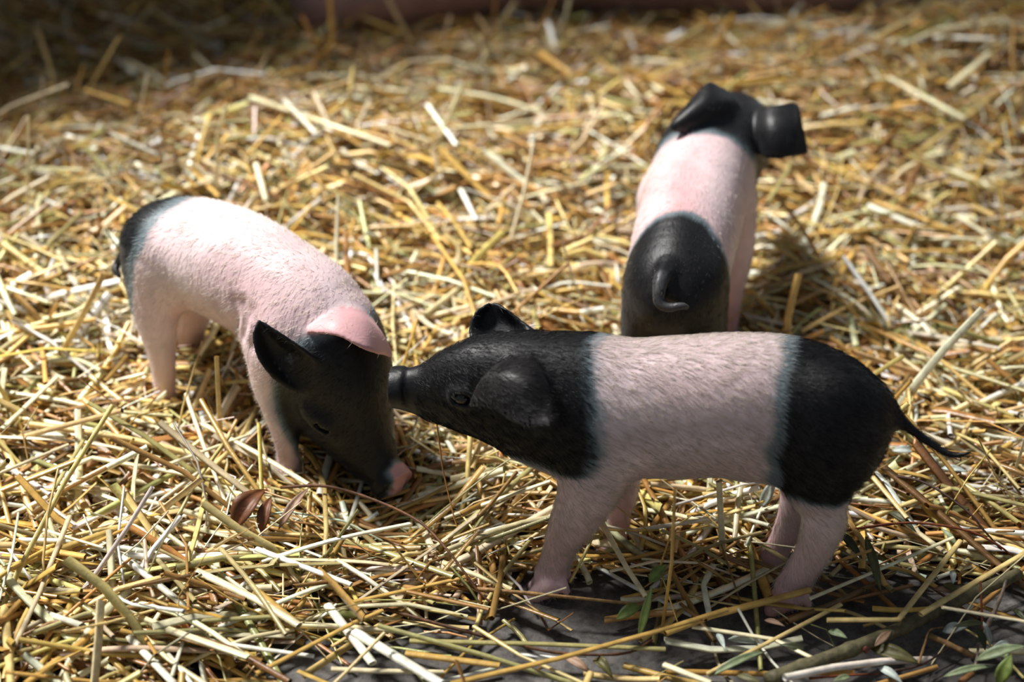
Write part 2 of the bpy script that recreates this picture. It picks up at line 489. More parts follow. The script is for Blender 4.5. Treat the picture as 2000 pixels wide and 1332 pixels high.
def coat_mix(dark, pinkish, V, seed):
    d = np.clip(dark, 0, 1)[:, None]
    n = noise3(V, 60, seed)[:, None]
    skin = PINK * (1 - pinkish[:, None]) + ROSE * pinkish[:, None]
    skin = skin * (1 + 0.07 * n)
    a = np.clip(d / 0.45, 0, 1); b = np.clip((d - 0.55) / 0.45, 0, 1)
    return (skin * (1 - a) + GREYB * a) * (1 - b) + BLACK * b
def snout_disc(F, c, axis, rl, rv, lat, k=0.004, nost=True):
    """flat round nose plate with two nostrils"""
    axis = axis / np.linalg.norm(axis); up = np.cross(axis, lat); up /= np.linalg.norm(up)
    if up[2] < 0: up = -up
    sl, ax = F.window(c - 0.04, c + 0.04)
    X, Y, Z = np.meshgrid(ax[0] - c[0], ax[1] - c[1], ax[2] - c[2], indexing='ij')
    P = np.stack([X, Y, Z], -1); h = P @ axis; a = P @ lat; b = P @ up
    rad = np.sqrt((a / rl) ** 2 + (b / rv) ** 2)
    d = np.maximum((rad - 1) * min(rl, rv), np.abs(h) - 0.0042) - 0.0012
    f = np.full(F.n, 0.5, np.float32); f[sl] = d; F.add(f, k)
    if nost:
        for s in (-1, 1):
            q = c + lat * s * rl * 0.42 + axis * 0.006 + up * 0.0005
            F.sub(F.chain([[*(q - axis * 0.006 + up * 0.001), 0.0026], [*(q + up * 0), 0.0030]], pad=0.01), 0.0015)
def eye_socket(F, p, out, along, r=0.0058):
    F.add(F.chain([[*(p - along * 0.004 - out * 0.002), r * 1.30], [*(p + along * 0.004 - out * 0.002), r * 1.25]]), 0.006)
    F.sub(F.chain([[*(p - along * 0.0035 + out * 0.0035), r * 0.62], [*(p + along * 0.0035 + out * 0.0035), r * 0.58]], pad=0.012), 0.002)
    up = np.cross(out, along)
    return (p - out * 0.0012, (r * 1.02, r * 0.9, r), np.stack([along, up, out]))
def toes(F, fr, p, fwd, lat, r=0.009):
    """cloven foot: two toes and two dew claws"""
    for s in (-1, 1):
        a = p + lat * s * 0.0065; b = a + fwd * 0.013 + np.array([0, 0, -0.012])
        F.add(F.chain([[*a, r], [*b, r * 0.62]], n=2), 0.003)
        c = p - fwd * 0.010 + lat * s * 0.008 + np.array([0, 0, 0.003])
        F.add(F.chain([[*c, 0.0045], [*(c - fwd * 0.003 + np.array([0, 0, -0.006])), 0.003]], n=2), 0.003)

VOX = 0.0017
def bounds(pts, pad=0.03):
    P = np.vstack([np.asarray(p)[:, :3] for p in pts]); lo = P.min(0); hi = P.max(0); return lo, hi

# ================================================================== piglet in front, seen from the side
def piglet_front():
    fr = Frame(0.049, 1.222, 171.8); S = fr.st
    trunk = [S(1085, 785, 0, 118), S(1150, 793, 0, 133), S(1250, 797, 0, 140), S(1340, 795, 0, 143), S(1430, 788, 0, 141), S(1520, 785, 0, 134), S(1590, 800, 0, 126), S(1636, 816, 0, 106)]
    head = [S(1120, 780, 0, 122), S(1050, 768, 0, 118), S(1000, 755, 0, 110), S(955, 752, 0, 101), S(905, 755, 0, 82), S(860, 757, 0, 59), S(825, 757, 0, 46), S(797, 757, 0, 39)]
    jowl = [S(1080, 830, 0.004, 85), S(1010, 800, 0.0, 78), S(930, 790, 0, 52), S(850, 779, 0, 34), S(806, 776, 0, 20)]
    nf = [S(1165, 845, 0.026, 86), S(1160, 905, 0.030, 72), S(1146, 965, 0.033, 58), S(1122, 1015, 0.033, 46), S(1100, 1055, 0.033, 35), S(1085, 1095, 0.033, 30), S(1075, 1125, 0.033, 33)]
    ff = [S(1180, 850, -0.026, 80), S(1205, 915, -0.030, 48), S(1212, 960, -0.032, 34), S(1208, 1000, -0.032, 25), S(1204, 1030, -0.032, 26), S(1196, 1050, -0.032, 26)]
    nh = [S(1625, 815, 0.020, 104), S(1618, 870, 0.026, 100), S(1603, 930, 0.030, 72), S(1606, 985, 0.030, 46), S(1608, 1020, 0.030, 43), S(1592, 1070, 0.030, 36), S(1566, 1115, 0.030, 32), S(1545, 1150, 0.030, 34)]
    fh = [S(1600, 820, -0.022, 96), S(1575, 890, -0.026, 70), S(1562, 950, -0.028, 40), S(1552, 1000, -0.024, 32), S(1530, 1050, -0.020, 26), S(1508, 1095, -0.016, 26), S(1496, 1120, -0.014, 26)]
    tail = [S(1700, 780, 0, 26), S(1738, 806, 0, 14), S(1775, 835, 0, 9.5), S(1812, 862, 0.0, 8), S(1845, 883, 0.004, 7), S(1870, 889, 0.006, 6.0), S(1896, 883, 0.008, 3.5)]
    lo, hi = bounds([trunk, head, nf, ff, nh, fh, tail]); lo -= 0.06; hi += 0.06; lo[2] = -0.02
    F = Field(lo, hi, VOX); lat = fr.l
    F.add(F.chain(trunk, (lat, 0.86)))
    F.add(F.chain(nh, (lat, 0.72)), 0.016); F.add(F.chain(fh, (lat, 0.75)), 0.016)
    F.add(F.chain(nf, (lat, 0.72)), 0.016); F.add(F.chain(ff, (lat, 0.80)), 0.014)
    F.add(F.chain(head, (lat, 0.80)), 0.022); F.add(F.chain(jowl, (lat, 0.80)), 0.014)
    # belly sag behind the elbow and the fold in front of the thigh
    F.add(F.chain([S(1480, 880, 0.012, 60), S(1545, 905, 0.02, 40), S(1585, 930, 0.026, 34)], (lat, 0.6)), 0.02)
    F.add(F.chain(tail), 0.012)
    for pts in (nf, ff, nh, fh): toes(F, fr, np.array(pts[-1][:3]) + np.array([0, 0, -0.004]), fr.f, lat)
    snout_disc(F, fr.px(779, 756, 0), fr.f * 1.0 + np.array([0, 0, -0.10]), 0.0155, 0.0140, lat)
    # lower lip
    F.add(F.chain([S(840, 790, 0, 24), S(800, 783, 0, 12)], (lat, 0.9)), 0.006)
    # brow ridge and cheek
    eyes = []
    for s in (1, -1):
        e = fr.px(916, 741, 0.0); ff_, ll_, zz_ = fr.to(e[None])
        p = fr.loc(ff_[0], s * 0.0258, zz_[0])
        eyes.append(eye_socket(F, p, (lat * s * 0.93 + fr.f * 0.3 + np.array([0, 0, 0.15])) / np.linalg.norm(lat * s * 0.93 + fr.f * 0.3 + np.array([0, 0, 0.15])), fr.f, 0.0064))
    # the near ear hangs forward over the cheek
    G = [[(992, 702, -.003), (1012, 702, .000), (1040, 710, .001), (1060, 733, -.002)],
         [(957, 726, .008), (995, 730, .016), (1035, 745, .018), (1070, 763, .011)],
         [(934, 754, .012), (978, 766, .021), (1030, 786, .025), (1075, 796, .020)],
         [(918, 791, .012), (962, 797, .023), (1015, 828, .033), (1072, 832, .032)]]
    E1 = ear_field(F, ear_on(F, G, None)); F.add(E1, 0.003)
    G = [[(926, 668, -.018), (965, 668, -.026), (1005, 662, -.028), (1045, 655, -.022)],
         [(919, 642, -.026), (952, 634, -.037), (992, 630, -.038), (1034, 642, -.026)],
         [(930, 612, -.034), (952, 608, -.042), (978, 608, -.041), (1012, 624, -.032)],
         [(950, 596, -.040), (960, 594, -.044), (972, 595, -.042), (985, 603, -.036)]]
    E2 = ear_field(F, [[fr.px(*c) for c in r] for r in G]); F.add(E2, 0.006)

    def bpts(L, lat_): q = np.array([fr.px(a, b, lat_) for a, b in L]); f, l, z = fr.to(q); o = np.argsort(z); return z[o], f[o]
    nz, nfv = bpts([(1100, 655), (1118, 700), (1136, 760), (1148, 820), (1158, 870), (1140, 905), (1112, 918), (1060, 925)], 0.038)
    rz, rfv = bpts([(1580, 664), (1556, 720), (1546, 760), (1536, 820), (1524, 880), (1530, 920)], 0.038)
    zl, fl_ = bpts([(1500, 985)], 0.045)
    def color(V, N):
        f, l, z = fr.to(V); n = noise3(V, 130, 3) * 0.0035 + noise3(V, 420, 4) * 0.0018
        d1 = smooth01(-0.017, 0.003, f - np.interp(z, nz, nfv) + n) * smooth01(-0.004, 0.010, z - nz[0] + n + 0.001)
        d2 = smooth01(-0.017, 0.003, np.interp(z, rz, rfv) - f + n)
        zb = fr.px(1600, 990, 0.045)[2]
        d2 *= smooth01(-0.005, 0.006, z - zb + n - np.where(l < -0.01, 0.012, 0))
        dark = np.clip(d1 + d2, 0, 1)
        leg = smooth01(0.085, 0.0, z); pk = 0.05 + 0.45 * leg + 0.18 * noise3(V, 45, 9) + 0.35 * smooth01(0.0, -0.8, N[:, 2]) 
        col = coat_mix(dark, np.clip(pk, 0, 1), V, 5); e = smooth01(0.002, 0.001, F.sample(E1, V))[:, None]
        return col * (1 - e) + EARBLK * e, dark
    def flow(V, N):
        f, l, z = fr.to(V)
        D = -fr.f[None] * (1 - 0.5 * smooth01(0.10, 0.04, z))[:, None] + np.array([0, 0, -1.0])[None] * (0.55 + 0.5 * smooth01(0.12, 0.04, z))[:, None]
        return D
    def bald(V, N):
        f, l, z = fr.to(V); sn = fr.to(fr.px(812, 756)[None])[0][0]
        k = np.ones(len(V)); k[f > sn] = 0.0; k *= np.where(z < 0.02, 0.2, 1); k *= np.where(l < -0.02, 0.35, 1)
        return k
    return finish_piglet(F, fr, 'black and pink saddleback piglet in front, side on, sniffing another piglet', color, eyes, (0.16, 1.205, 0.0), 52000, flow, 0.0105, bald=bald)

# ================================================================== piglet on the left, head down
def piglet_left():
    fr = Frame(-0.1325, 1.335, -38.5); S = fr.st; lat = fr.l
    trunk = [S(322, 482, 0, 84), S(352, 486, 0, 102), S(405, 500, 0, 113), S(465, 524, 0, 118), S(525, 560, 0, 118), S(580, 606, 0, 117), S(625, 655, 0, 112)]
    neck = [S(600, 625, 0, 112), S(640, 675, 0, 104), S(662, 715, 0, 96)]
    # the head hangs from the neck, its own plane turned a little more to the camera
    H = Frame(-0.1215, 1.322, -44); T = H.st
    head = [T(655, 690, 0, 92), T(668, 745, 0, 99), T(680, 795, 0, 94), T(703, 845, 0, 74), T(727, 887, 0, 55), T(747, 918, 0, 43), T(757, 934, 0, 37)]
    jaw = [T(622, 745, 0, 80), T(630, 800, 0, 64), T(672, 848, 0, 48), T(714, 898, 0, 31)]
    rh = [S(312, 500, -0.020, 84), S(303, 560, -0.028, 64), S(305, 620, -0.032, 48), S(313, 675, -0.034, 34), S(319, 720, -0.034, 27), S(322, 765, -0.034, 24), S(322, 800, -0.034, 25)]
    lh = [S(355, 520, 0.020, 80), S(372, 590, 0.026, 50), S(366, 650, 0.030, 34), S(370, 700, 0.030, 27), S(382, 740, 0.030, 22), S(390, 775, 0.030, 22)]
    rf = [S(560, 680, -0.024, 88), S(541, 740, -0.032, 56), S(545, 795, -0.036, 38), S(555, 840, -0.037, 29), S(561, 880, -0.037, 24), S(563, 912, -0.037, 25)]
    lf = [S(620, 690, 0.026, 80), S(640, 760, 0.032, 46), S(652, 815, 0.034, 30), S(664, 860, 0.034, 24), S(668, 885, 0.034, 24)]
    tail = [S(262, 462, 0, 26), S(246, 492, -0.004, 12), S(231, 512, -0.010, 8), S(226, 528, -0.016, 7), S(234, 540, -0.018, 5)]
    lo, hi = bounds([trunk, neck, head, jaw, rh, lh, rf, lf, tail]); lo -= 0.06; hi += 0.06; lo[2] = -0.02
    F = Field(lo, hi, VOX)
    F.add(F.chain(trunk, (lat, 0.90)))
    F.add(F.chain(rh, (lat, 0.80)), 0.016); F.add(F.chain(lh, (lat, 0.80)), 0.016)
    F.add(F.chain(rf, (lat, 0.85)), 0.016); F.add(F.chain(lf, (lat, 0.85)), 0.014)
    F.add(F.chain(neck, (lat, 0.92)), 0.02)
    F.add(F.chain(head, (H.l, 0.84)), 0.020); F.add(F.chain(jaw, (H.l, 0.80)), 0.014)
    F.add(F.chain(tail), 0.010)
    for pts in (rh, lh, rf, lf): toes(F, fr, np.array(pts[-1][:3]) + np.array([0, 0, -0.003]), fr.f, lat, 0.0085)
    tip = np.array(T(764, 941, 0, 30)[:3]); prev = np.array(T(727, 887, 0, 30)[:3]); axis = tip - prev; axis /= np.linalg.norm(axis)
    axis = axis + 0.35 * H.f; axis /= np.linalg.norm(axis)
    snout_disc(F, tip, axis, 0.0165, 0.0150, H.l)
    eyes = []
    for s in (-1, 1):
        e = T(676, 788, 0, 10)[:3]; f0, l0, z0 = H.to(np.array(e)[None])
        p = H.loc(f0[0] + 0.010, s * 0.0315, z0[0]); out = H.l * s * 0.85 + H.f * 0.5; out /= np.linalg.norm(out)
        al = axis - np.dot(axis, out) * out; al /= np.linalg.norm(al)
        F.add(F.chain([[*(p - al * 0.016 - out * 0.004 + H.f * 0.004), 0.008], [*(p - al * 0.004 - out * 0.003 + H.f * 0.007), 0.0075]]), 0.010)
        eyes.append(eye_socket(F, p + out * 0.0006, out, al, 0.0060))
    for g in ([(456, 590), (460, 615), (456, 640)], [(472, 590), (477, 622), (472, 656)], [(489, 604), (494, 640), (489, 676)]):
        F.sub(F.chain([[*F.hit(a, b, 0.0034 if i != 1 else 0.0026), 0.0026] for i, (a, b) in enumerate(g)], pad=0.01), 0.007)
    # right ear: a black cup that stands out to the side
    body = F.d.copy()
    tb = float(np.linalg.norm(H.px(600, 740, -.03) - EYE) / np.linalg.norm(ray(600, 740)))
    def Wd(px, py, t): return EYE + ray(px, py) * t
    t0 = float((F.hit(605, 740)[1]) / ray(605, 740)[1]); t1 = float((F.hit(520, 680, 0, tb)[1]) / ray(520, 680)[1])
    t1 = min(t1 - 0.022, t0 - 0.006); t0 = t0 - 0.004
    mixd = lambda k, e: t0 + (t1 - t0) * k + e
    G = [[Wd(562, 757, mixd(0.1, .006)), Wd(588, 762, mixd(0, .010)), Wd(615, 748, mixd(0, .010)), Wd(640, 722, mixd(0, .006))],
         [Wd(532, 733, mixd(.4, -.002)), Wd(558, 735, mixd(.4, .011)), Wd(590, 716, mixd(.4, .011)), Wd(617, 703, mixd(.3, .000))],
         [Wd(505, 695, mixd(.8, -.004)), Wd(530, 700, mixd(.8, .010)), Wd(562, 686, mixd(.8, .012)), Wd(590, 681, mixd(.7, .000))],
         [Wd(497, 656, mixd(1, -.003)), Wd(512, 660, mixd(1, .005)), Wd(530, 655, mixd(1, .006)), Wd(548, 653, mixd(1, .000))],
         [Wd(505, 627, mixd(1.1, 0)), Wd(508, 628, mixd(1.1, .001)), Wd(512, 630, mixd(1.1, .001)), Wd(517, 633, mixd(1.1, 0))]]
    E1 = ear_field(F, G, 0.0028, 0.0014); F.add(E1, 0.004)
    # left ear: pink, folded forward like a visor
    G = [[(636, 622, -.003), (664, 607, -.003), (696, 609, -.003), (722, 626, -.003)],
         [(624, 632, .002), (664, 620, .006), (706, 626, .008), (740, 648, .004)],
         [(612, 640, .003), (660, 636, .011), (712, 652, .015), (754, 670, .014)],
         [(604, 647, .003), (660, 653, .014), (716, 681, .021), (764, 694, .022)]]
    tl = float(F.hit(735, 690)[1] / ray(735, 690)[1])
    E2 = ear_field(F, ear_on(F, G, tl), 0.0030, 0.0018); F.add(E2, 0.003)

    tipf = tip
    def color(V, N):
        f, l, z = fr.to(V); n = noise3(V, 130, 13) * 0.0035 + noise3(V, 420, 14) * 0.0016
        fb = fr.to(fr.px(352, 385)[None])[0][0]; zt = fr.px(352, 385)[2]
        # rump patch: the end of the body behind a slanting border
        s = fb - f - 0.22 * (zt - z) + n + 0.004
        zlow = fr.px(255, 560)[2]
        d2 = smooth01(-0.010, 0.016, s) * smooth01(-0.01, 0.014, z - zlow + n) 
        # head: everything past a tilted border behind the ears
        c0 = np.array(T(632, 640, 0, 10)[:3]); ax = np.array(T(690, 830, 0, 10)[:3]) - c0; ax /= np.linalg.norm(ax)
        hh = (V - c0) @ ax
        side = np.maximum(0, -(l)) 
        d1 = smooth01(-0.016, 0.006, hh + n * 1.4 + 0.10 * 0) 
        pxy = proj(V)
        # only head, not the forelegs below it
        g = np.array([f, z]).T
        jf, jl, jz = fr.to(np.array([T(600, 760, 0, 10)[:3]]))
        d1 *= smooth01(-0.012, 0.004, (f - (jf[0] - 0.006)) + 0.15 * (z - jz[0]) + n)
        hd = np.min(np.stack([np.linalg.norm(V - np.array(c[:3]), axis=1) - c[3] for c in catmull(head, 4)] + [np.linalg.norm(V - np.array(c[:3]), axis=1) - c[3] for c in catmull(jaw, 4)]), 0)
        d1 *= smooth01(0.020, 0.009, hd)
        # right ear is black, left ear pink
        ef, el, ez = H.to(V)
        isear = lambda E: smooth01(0.0022, 0.0012, F.sample(E, V)) * smooth01(-0.001, 0.001, F.sample(body, V) - 0.0005)
        right = isear(E1)
        dark = np.clip(np.maximum(np.maximum(d1, d2), right), 0, 1)
        ear_l = isear(E2)
        dark = dark * (1 - ear_l)
        # pink nose plate and blaze up the left side
        nd = (V - tipf) @ axis; nr = np.linalg.norm(V - tipf, axis=1)
        nose = smooth01(-0.008, -0.003, nd + n) * (nr < 0.035) * smooth01(-0.012, -0.004, el + n * 0.6 )
        blaze = smooth01(0.011, 0.020, el + n) * smooth01(0.058, 0.042, nr)
        nose = np.maximum(nose, blaze * (nr < 0.06)); dark = dark * (1 - nose)
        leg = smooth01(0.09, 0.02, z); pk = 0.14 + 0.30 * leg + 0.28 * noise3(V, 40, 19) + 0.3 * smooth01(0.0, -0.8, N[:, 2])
        pk = np.clip(np.maximum(pk, 0.75 * ear_l), 0, 1); pk = np.maximum(pk, nose * 0.8)
        return coat_mix(dark, pk, V, 15), dark
    def flow(V, N):
        f, l, z = fr.to(V)
        return -fr.f[None] * 0.8 + np.array([0, 0, -0.7])[None] + 0 * V
    def bald(V, N):
        nr = np.linalg.norm(V - tipf, axis=1); k = np.ones(len(V)); k[nr < 0.026] = 0
        k[F.sample(E2, V) < 0.002] = 0.05
        return k
    return finish_piglet(F, fr, 'piglet on the left with lowered black head, one pink ear and a pink back', color, eyes, (-0.21, 1.39, 0.0), 20000, flow, 0.0095, bald=bald)

# ================================================================== piglet behind, seen from the rear
def piglet_rear():
    fr = Frame(0.122, 1.36, 79.0); lat = fr.l; Lc = lambda f, l, z, r: [*fr.loc(f, l, z), r]
    trunk = [Lc(0.033, 0, 0.136, 0.032), Lc(0.055, 0, 0.140, 0.042), Lc(0.095, 0, 0.146, 0.0465), Lc(0.14, -0.001, 0.150, 0.0475), Lc(0.185, -0.002, 0.155, 0.047), Lc(0.225, -0.003, 0.160, 0.044), Lc(0.25, -0.004, 0.164, 0.039)]
    head = [Lc(0.235, -0.004, 0.168, 0.040), Lc(0.262, -0.014, 0.174, 0.040), Lc(0.290, -0.022, 0.166, 0.037), Lc(0.318, -0.026, 0.143, 0.026), Lc(0.338, -0.028, 0.126, 0.019), Lc(0.352, -0.032, 0.114, 0.0155)]
    jowl = [Lc(0.245, -0.016, 0.140, 0.030), Lc(0.275, -0.022, 0.138, 0.026), Lc(0.315, -0.026, 0.125, 0.018)]
    lh = [Lc(0.050, 0.014, 0.133, 0.034), Lc(0.048, 0.019, 0.11, 0.030), Lc(0.045, 0.024, 0.085, 0.022), Lc(0.030, 0.026, 0.062, 0.014), Lc(0.034, 0.027, 0.035, 0.0115), Lc(0.040, 0.027, 0.014, 0.012)]
    rh = [Lc(0.050, -0.014, 0.133, 0.034), Lc(0.048, -0.019, 0.11, 0.030), Lc(0.050, -0.024, 0.085, 0.022), Lc(0.042, -0.026, 0.062, 0.014), Lc(0.048, -0.027, 0.035, 0.0115), Lc(0.054, -0.027, 0.014, 0.012)]
    lf = [Lc(0.205, 0.024, 0.135, 0.034), Lc(0.200, 0.028, 0.10, 0.024), Lc(0.202, 0.030, 0.07, 0.0155), Lc(0.206, 0.030, 0.04, 0.012), Lc(0.21, 0.030, 0.016, 0.0125)]
    rf = [Lc(0.200, -0.024, 0.135, 0.034), Lc(0.190, -0.032, 0.10, 0.024), Lc(0.182, -0.034, 0.07, 0.0155), Lc(0.176, -0.034, 0.04, 0.012), Lc(0.178, -0.034, 0.016, 0.0125)]
    tail = [Lc(0.026, 0.004, 0.166, 0.0080), Lc(0.008, 0.007, 0.166, 0.0064), Lc(-0.003, 0.0075, 0.160, 0.0052), Lc(-0.008, 0.006, 0.153, 0.0044), Lc(-0.010, -0.001, 0.1505, 0.0038), Lc(-0.010, -0.011, 0.1530, 0.0030), Lc(-0.008, -0.015, 0.1515, 0.0024)]
    lo, hi = bounds([trunk, head, lh, rh, lf, rf, tail]); lo -= 0.06; hi += 0.06; lo[2] = -0.02
    F = Field(lo, hi, VOX)
    F.add(F.chain(trunk, (lat, 0.92)))
    F.add(F.chain(lh, (lat, 0.80)), 0.012); F.add(F.chain(rh, (lat, 0.80)), 0.012)
    F.add(F.chain(lf, (lat, 0.85)), 0.014); F.add(F.chain(rf, (lat, 0.85)), 0.014)
    F.add(F.chain(head), 0.018); F.add(F.chain(jowl), 0.012); TF = F.chain(tail); F.add(TF, 0.005)
    # cleft below the tail
    F.sub(F.chain([Lc(0.004, 0, 0.142, 0.003), Lc(0.002, 0, 0.10, 0.004), Lc(0.010, 0, 0.075, 0.005)], pad=0.01), 0.012)
    for pts in (lh, rh, lf, rf): toes(F, fr, np.array(pts[-1][:3]) + np.array([0, 0, -0.003]), fr.f, lat, 0.0085)
    hd = fr.f * 0.93 - fr.l * 0.25; hl = np.array([-hd[1], hd[0], 0])
    tip = np.array(head[-1][:3]) + hd * 0.008; snout_disc(F, tip, hd + np.array([0, 0, -0.6]), 0.0155, 0.014, hl / np.linalg.norm(hl))
    eyes = []
    for s in (-1, 1):
        p = fr.loc(0.312, -0.020, 0.158) + hl / np.linalg.norm(hl) * s * 0.024; out = hl / np.linalg.norm(hl) * s
        eyes.append(eye_socket(F, p, out, hd / np.linalg.norm(hd), 0.0055))
    def W(px, py, t): return EYE + ray(px, py) * t
    body = F.d.copy()
    # left ear lies back and down, right ear hangs as a broad flap
    hd_ = F.hit(1425, 205, 0, 1.74); t0 = hd_[1] / ray(1425, 205)[1]
    G = [[W(1402, 174, t0 + .006), W(1424, 188, t0 + .004), W(1436, 206, t0 + .002), W(1428, 224, t0 - .002)],
         [W(1384, 167, t0 - .004), W(1392, 190, t0 - .018), W(1400, 214, t0 - .020), W(1396, 240, t0 - .016)],
         [W(1360, 190, t0 - .012), W(1360, 208, t0 - .026), W(1364, 228, t0 - .028), W(1364, 247, t0 - .024)],
         [W(1332, 222, t0 - .020), W(1328, 232, t0 - .028), W(1328, 242, t0 - .030), W(1332, 253, t0 - .028)],
         [W(1315, 240, t0 - .026), W(1313, 245, t0 - .028), W(1314, 250, t0 - .028), W(1318, 254, t0 - .028)]]
    E1 = ear_field(F, G, 0.0040, 0.0022); F.add(E1, 0.005)
    hd_ = F.hit(1474, 245, 0, 1.74); t0 = hd_[1] / ray(1474, 245)[1]
    G = [[W(1484, 216, t0 + .008), W(1474, 238, t0 + .003), W(1474, 265, t0), W(1484, 294, t0 - .002)],
         [W(1508, 212, t0 - .004), W(1506, 240, t0 - .016), W(1506, 272, t0 - .020), W(1508, 305, t0 - .018)],
         [W(1545, 206, t0 - .002), W(1545, 240, t0 - .016), W(1545, 272, t0 - .020), W(1540, 303, t0 - .020)],
         [W(1557, 208, t0 + .004), W(1563, 240, t0 - .004), W(1570, 272, t0 - .008), W(1575, 297, t0 - .010)]]
    E2 = ear_field(F, G, 0.0036, 0.0020); F.add(E2, 0.005)
    def color(V, N):
        f, l, z = fr.to(V); n = noise3(V, 130, 23) * 0.003 + noise3(V, 420, 24) * 0.0012
        ang = np.abs(l) / 0.05
        d2 = smooth01(-0.010, 0.004, 0.074 - 0.020 * ang ** 2 + 0.012 * smooth01(0.15, 0.09, z) - f + n) * smooth01(0.055, 0.068, z + n)
        d1 = smooth01(-0.012, 0.006, f - 0.208 + 0.25 * (0.2 - z) * 0 - 0.02 * ang ** 2 * (np.abs(l) < 0.05) + n) * smooth01(0.105, 0.12, z)
        d1 = np.maximum(np.maximum(d1, (f > 0.232) & (z > 0.11)), (F.sample(E1, V) < 0.0022) | (F.sample(E2, V) < 0.0022))
        dark = np.clip(np.maximum(d1, d2), 0, 1)
        spine = np.exp(-((l - 0.005) / 0.014) ** 2) * smooth01(0.2, 0.8, N[:, 2])
        pk = 0.25 + 0.45 * spine + 0.2 * noise3(V, 40, 29) + 0.4 * smooth01(0.10, 0.03, z)
        col = coat_mix(dark, np.clip(pk, 0, 1), V, 25); e = (smooth01(0.0012, 0.0004, F.sample(TF, V)) * smooth01(0.012, 0.004, f))[:, None]
        return col * (1 - e) + TAILG * e, dark
    def flow(V, N):
        f, l, z = fr.to(V)
        return -fr.f[None] * 0.8 + np.array([0, 0, -0.8])[None] + 0 * V
    return finish_piglet(F, fr, 'piglet behind the others with its back turned, black rump and small curled tail', color, eyes, (0.15, 1.46, 0.0), 14000, flow, 0.008)

PB = piglet_front(); PA = piglet_left(); PC = piglet_rear()
# ------------------------------------------------------------------ the sow lying at the back
def sow():
    DX, DY = 0.47, -0.27
    c = [(-0.52, 2.80, 0.16, 0.13), (-0.32, 2.76, 0.20, 0.20), (0.0, 2.74, 0.22, 0.235), (0.35, 2.74, 0.22, 0.24), (0.68, 2.76, 0.21, 0.22), (0.92, 2.80, 0.20, 0.17), (1.08, 2.80, 0.18, 0.14)]
    head = [(1.05, 2.80, 0.18, 0.15), (1.22, 2.76, 0.17, 0.125), (1.36, 2.70, 0.13, 0.085), (1.46, 2.66, 0.10, 0.062), (1.50, 2.645, 0.095, 0.055)]
    fl = [(-0.30, 2.64, 0.10, 0.10), (0.0, 2.63, 0.11, 0.13), (0.3, 2.63, 0.11, 0.135), (0.6, 2.64, 0.11, 0.13), (0.85, 2.68, 0.10, 0.10)]
    hl = [(-0.36, 2.70, 0.16, 0.16), (-0.44, 2.62, 0.10, 0.08), (-0.60, 2.58, 0.06, 0.045), (-0.70, 2.57, 0.05, 0.04)]
    sh = lambda L: [[p[0] + DX, p[1] + DY, p[2], p[3]] for p in L]
    F = Field((-0.8 + DX, 2.25 + DY, -0.03), (1.75 + DX, 3.15 + DY, 0.56), 0.010)
    F.add(F.chain(sh(c), (np.array([0, 1.0, 0]), 0.95), pad=0.1))
    F.add(F.chain(sh(head), pad=0.1), 0.06)
    F.add(F.chain(sh(fl), pad=0.08), 0.04); F.add(F.chain(sh(hl), pad=0.08), 0.05)
    for s in (-1, 1):
        G = [[(1.14, 2.79 + s * .07, .27), (1.18, 2.78 + s * .09, .28), (1.22, 2.77 + s * .07, .26)],
             [(1.18, 2.79 + s * .12, .27), (1.24, 2.78 + s * .13, .27), (1.28, 2.77 + s * .10, .24)],
             [(1.28, 2.77 + s * .14, .21), (1.32, 2.76 + s * .14, .20), (1.33, 2.75 + s * .12, .19)]]
        S_ = patch(G, 24).reshape(-1, 3) + np.array([DX, DY, 0]); F.add(F.cloud(S_, np.full(len(S_), 0.011), 0.04), 0.02)
    V, Q = F.surface(3); N = vnormals(V, Q)
    n = noise3(V, 14, 40); col = np.array(lin(158, 126, 120)) * (1 + 0.12 * n[:, None])
    base = np.array([0.2 + DX, 2.75 + DY, 0.0])
    root = bpy.data.objects.new('sow', None); COL.objects.link(root); root.location = base
    tag(root, 'large pinkish brown sow lying behind the straw at the top edge', 'pig')
    me = mesh_from('body', V - base, Q.ravel(), np.full(len(Q), 4)); set_color(me, 'coat', col); link('body', me, M_COAT, root)
    for s in (-1, 1):
        link('eye', uv_ball('eye', np.array([1.31 + DX, 2.72 + DY + s * 0.088, 0.185]) - base, (0.013, 0.013, 0.013)), M_EYE, root)
sow()

# ------------------------------------------------------------------ straw
PAL = np.array([lin(208, 168, 90), lin(226, 198, 130), lin(240, 228, 186), lin(248, 244, 222), lin(172, 128, 70), lin(128, 92, 52), lin(176, 166, 108), lin(206, 188, 152)])
def pal_pick(r, n, w):
    w = np.array(w, float); k = r.choice(len(PAL), n, p=w / w.sum()); return PAL[k] * r.uniform(0.82, 1.12, (n, 1)) * (1 + 0.06 * r.normal(size=(n, 3)))

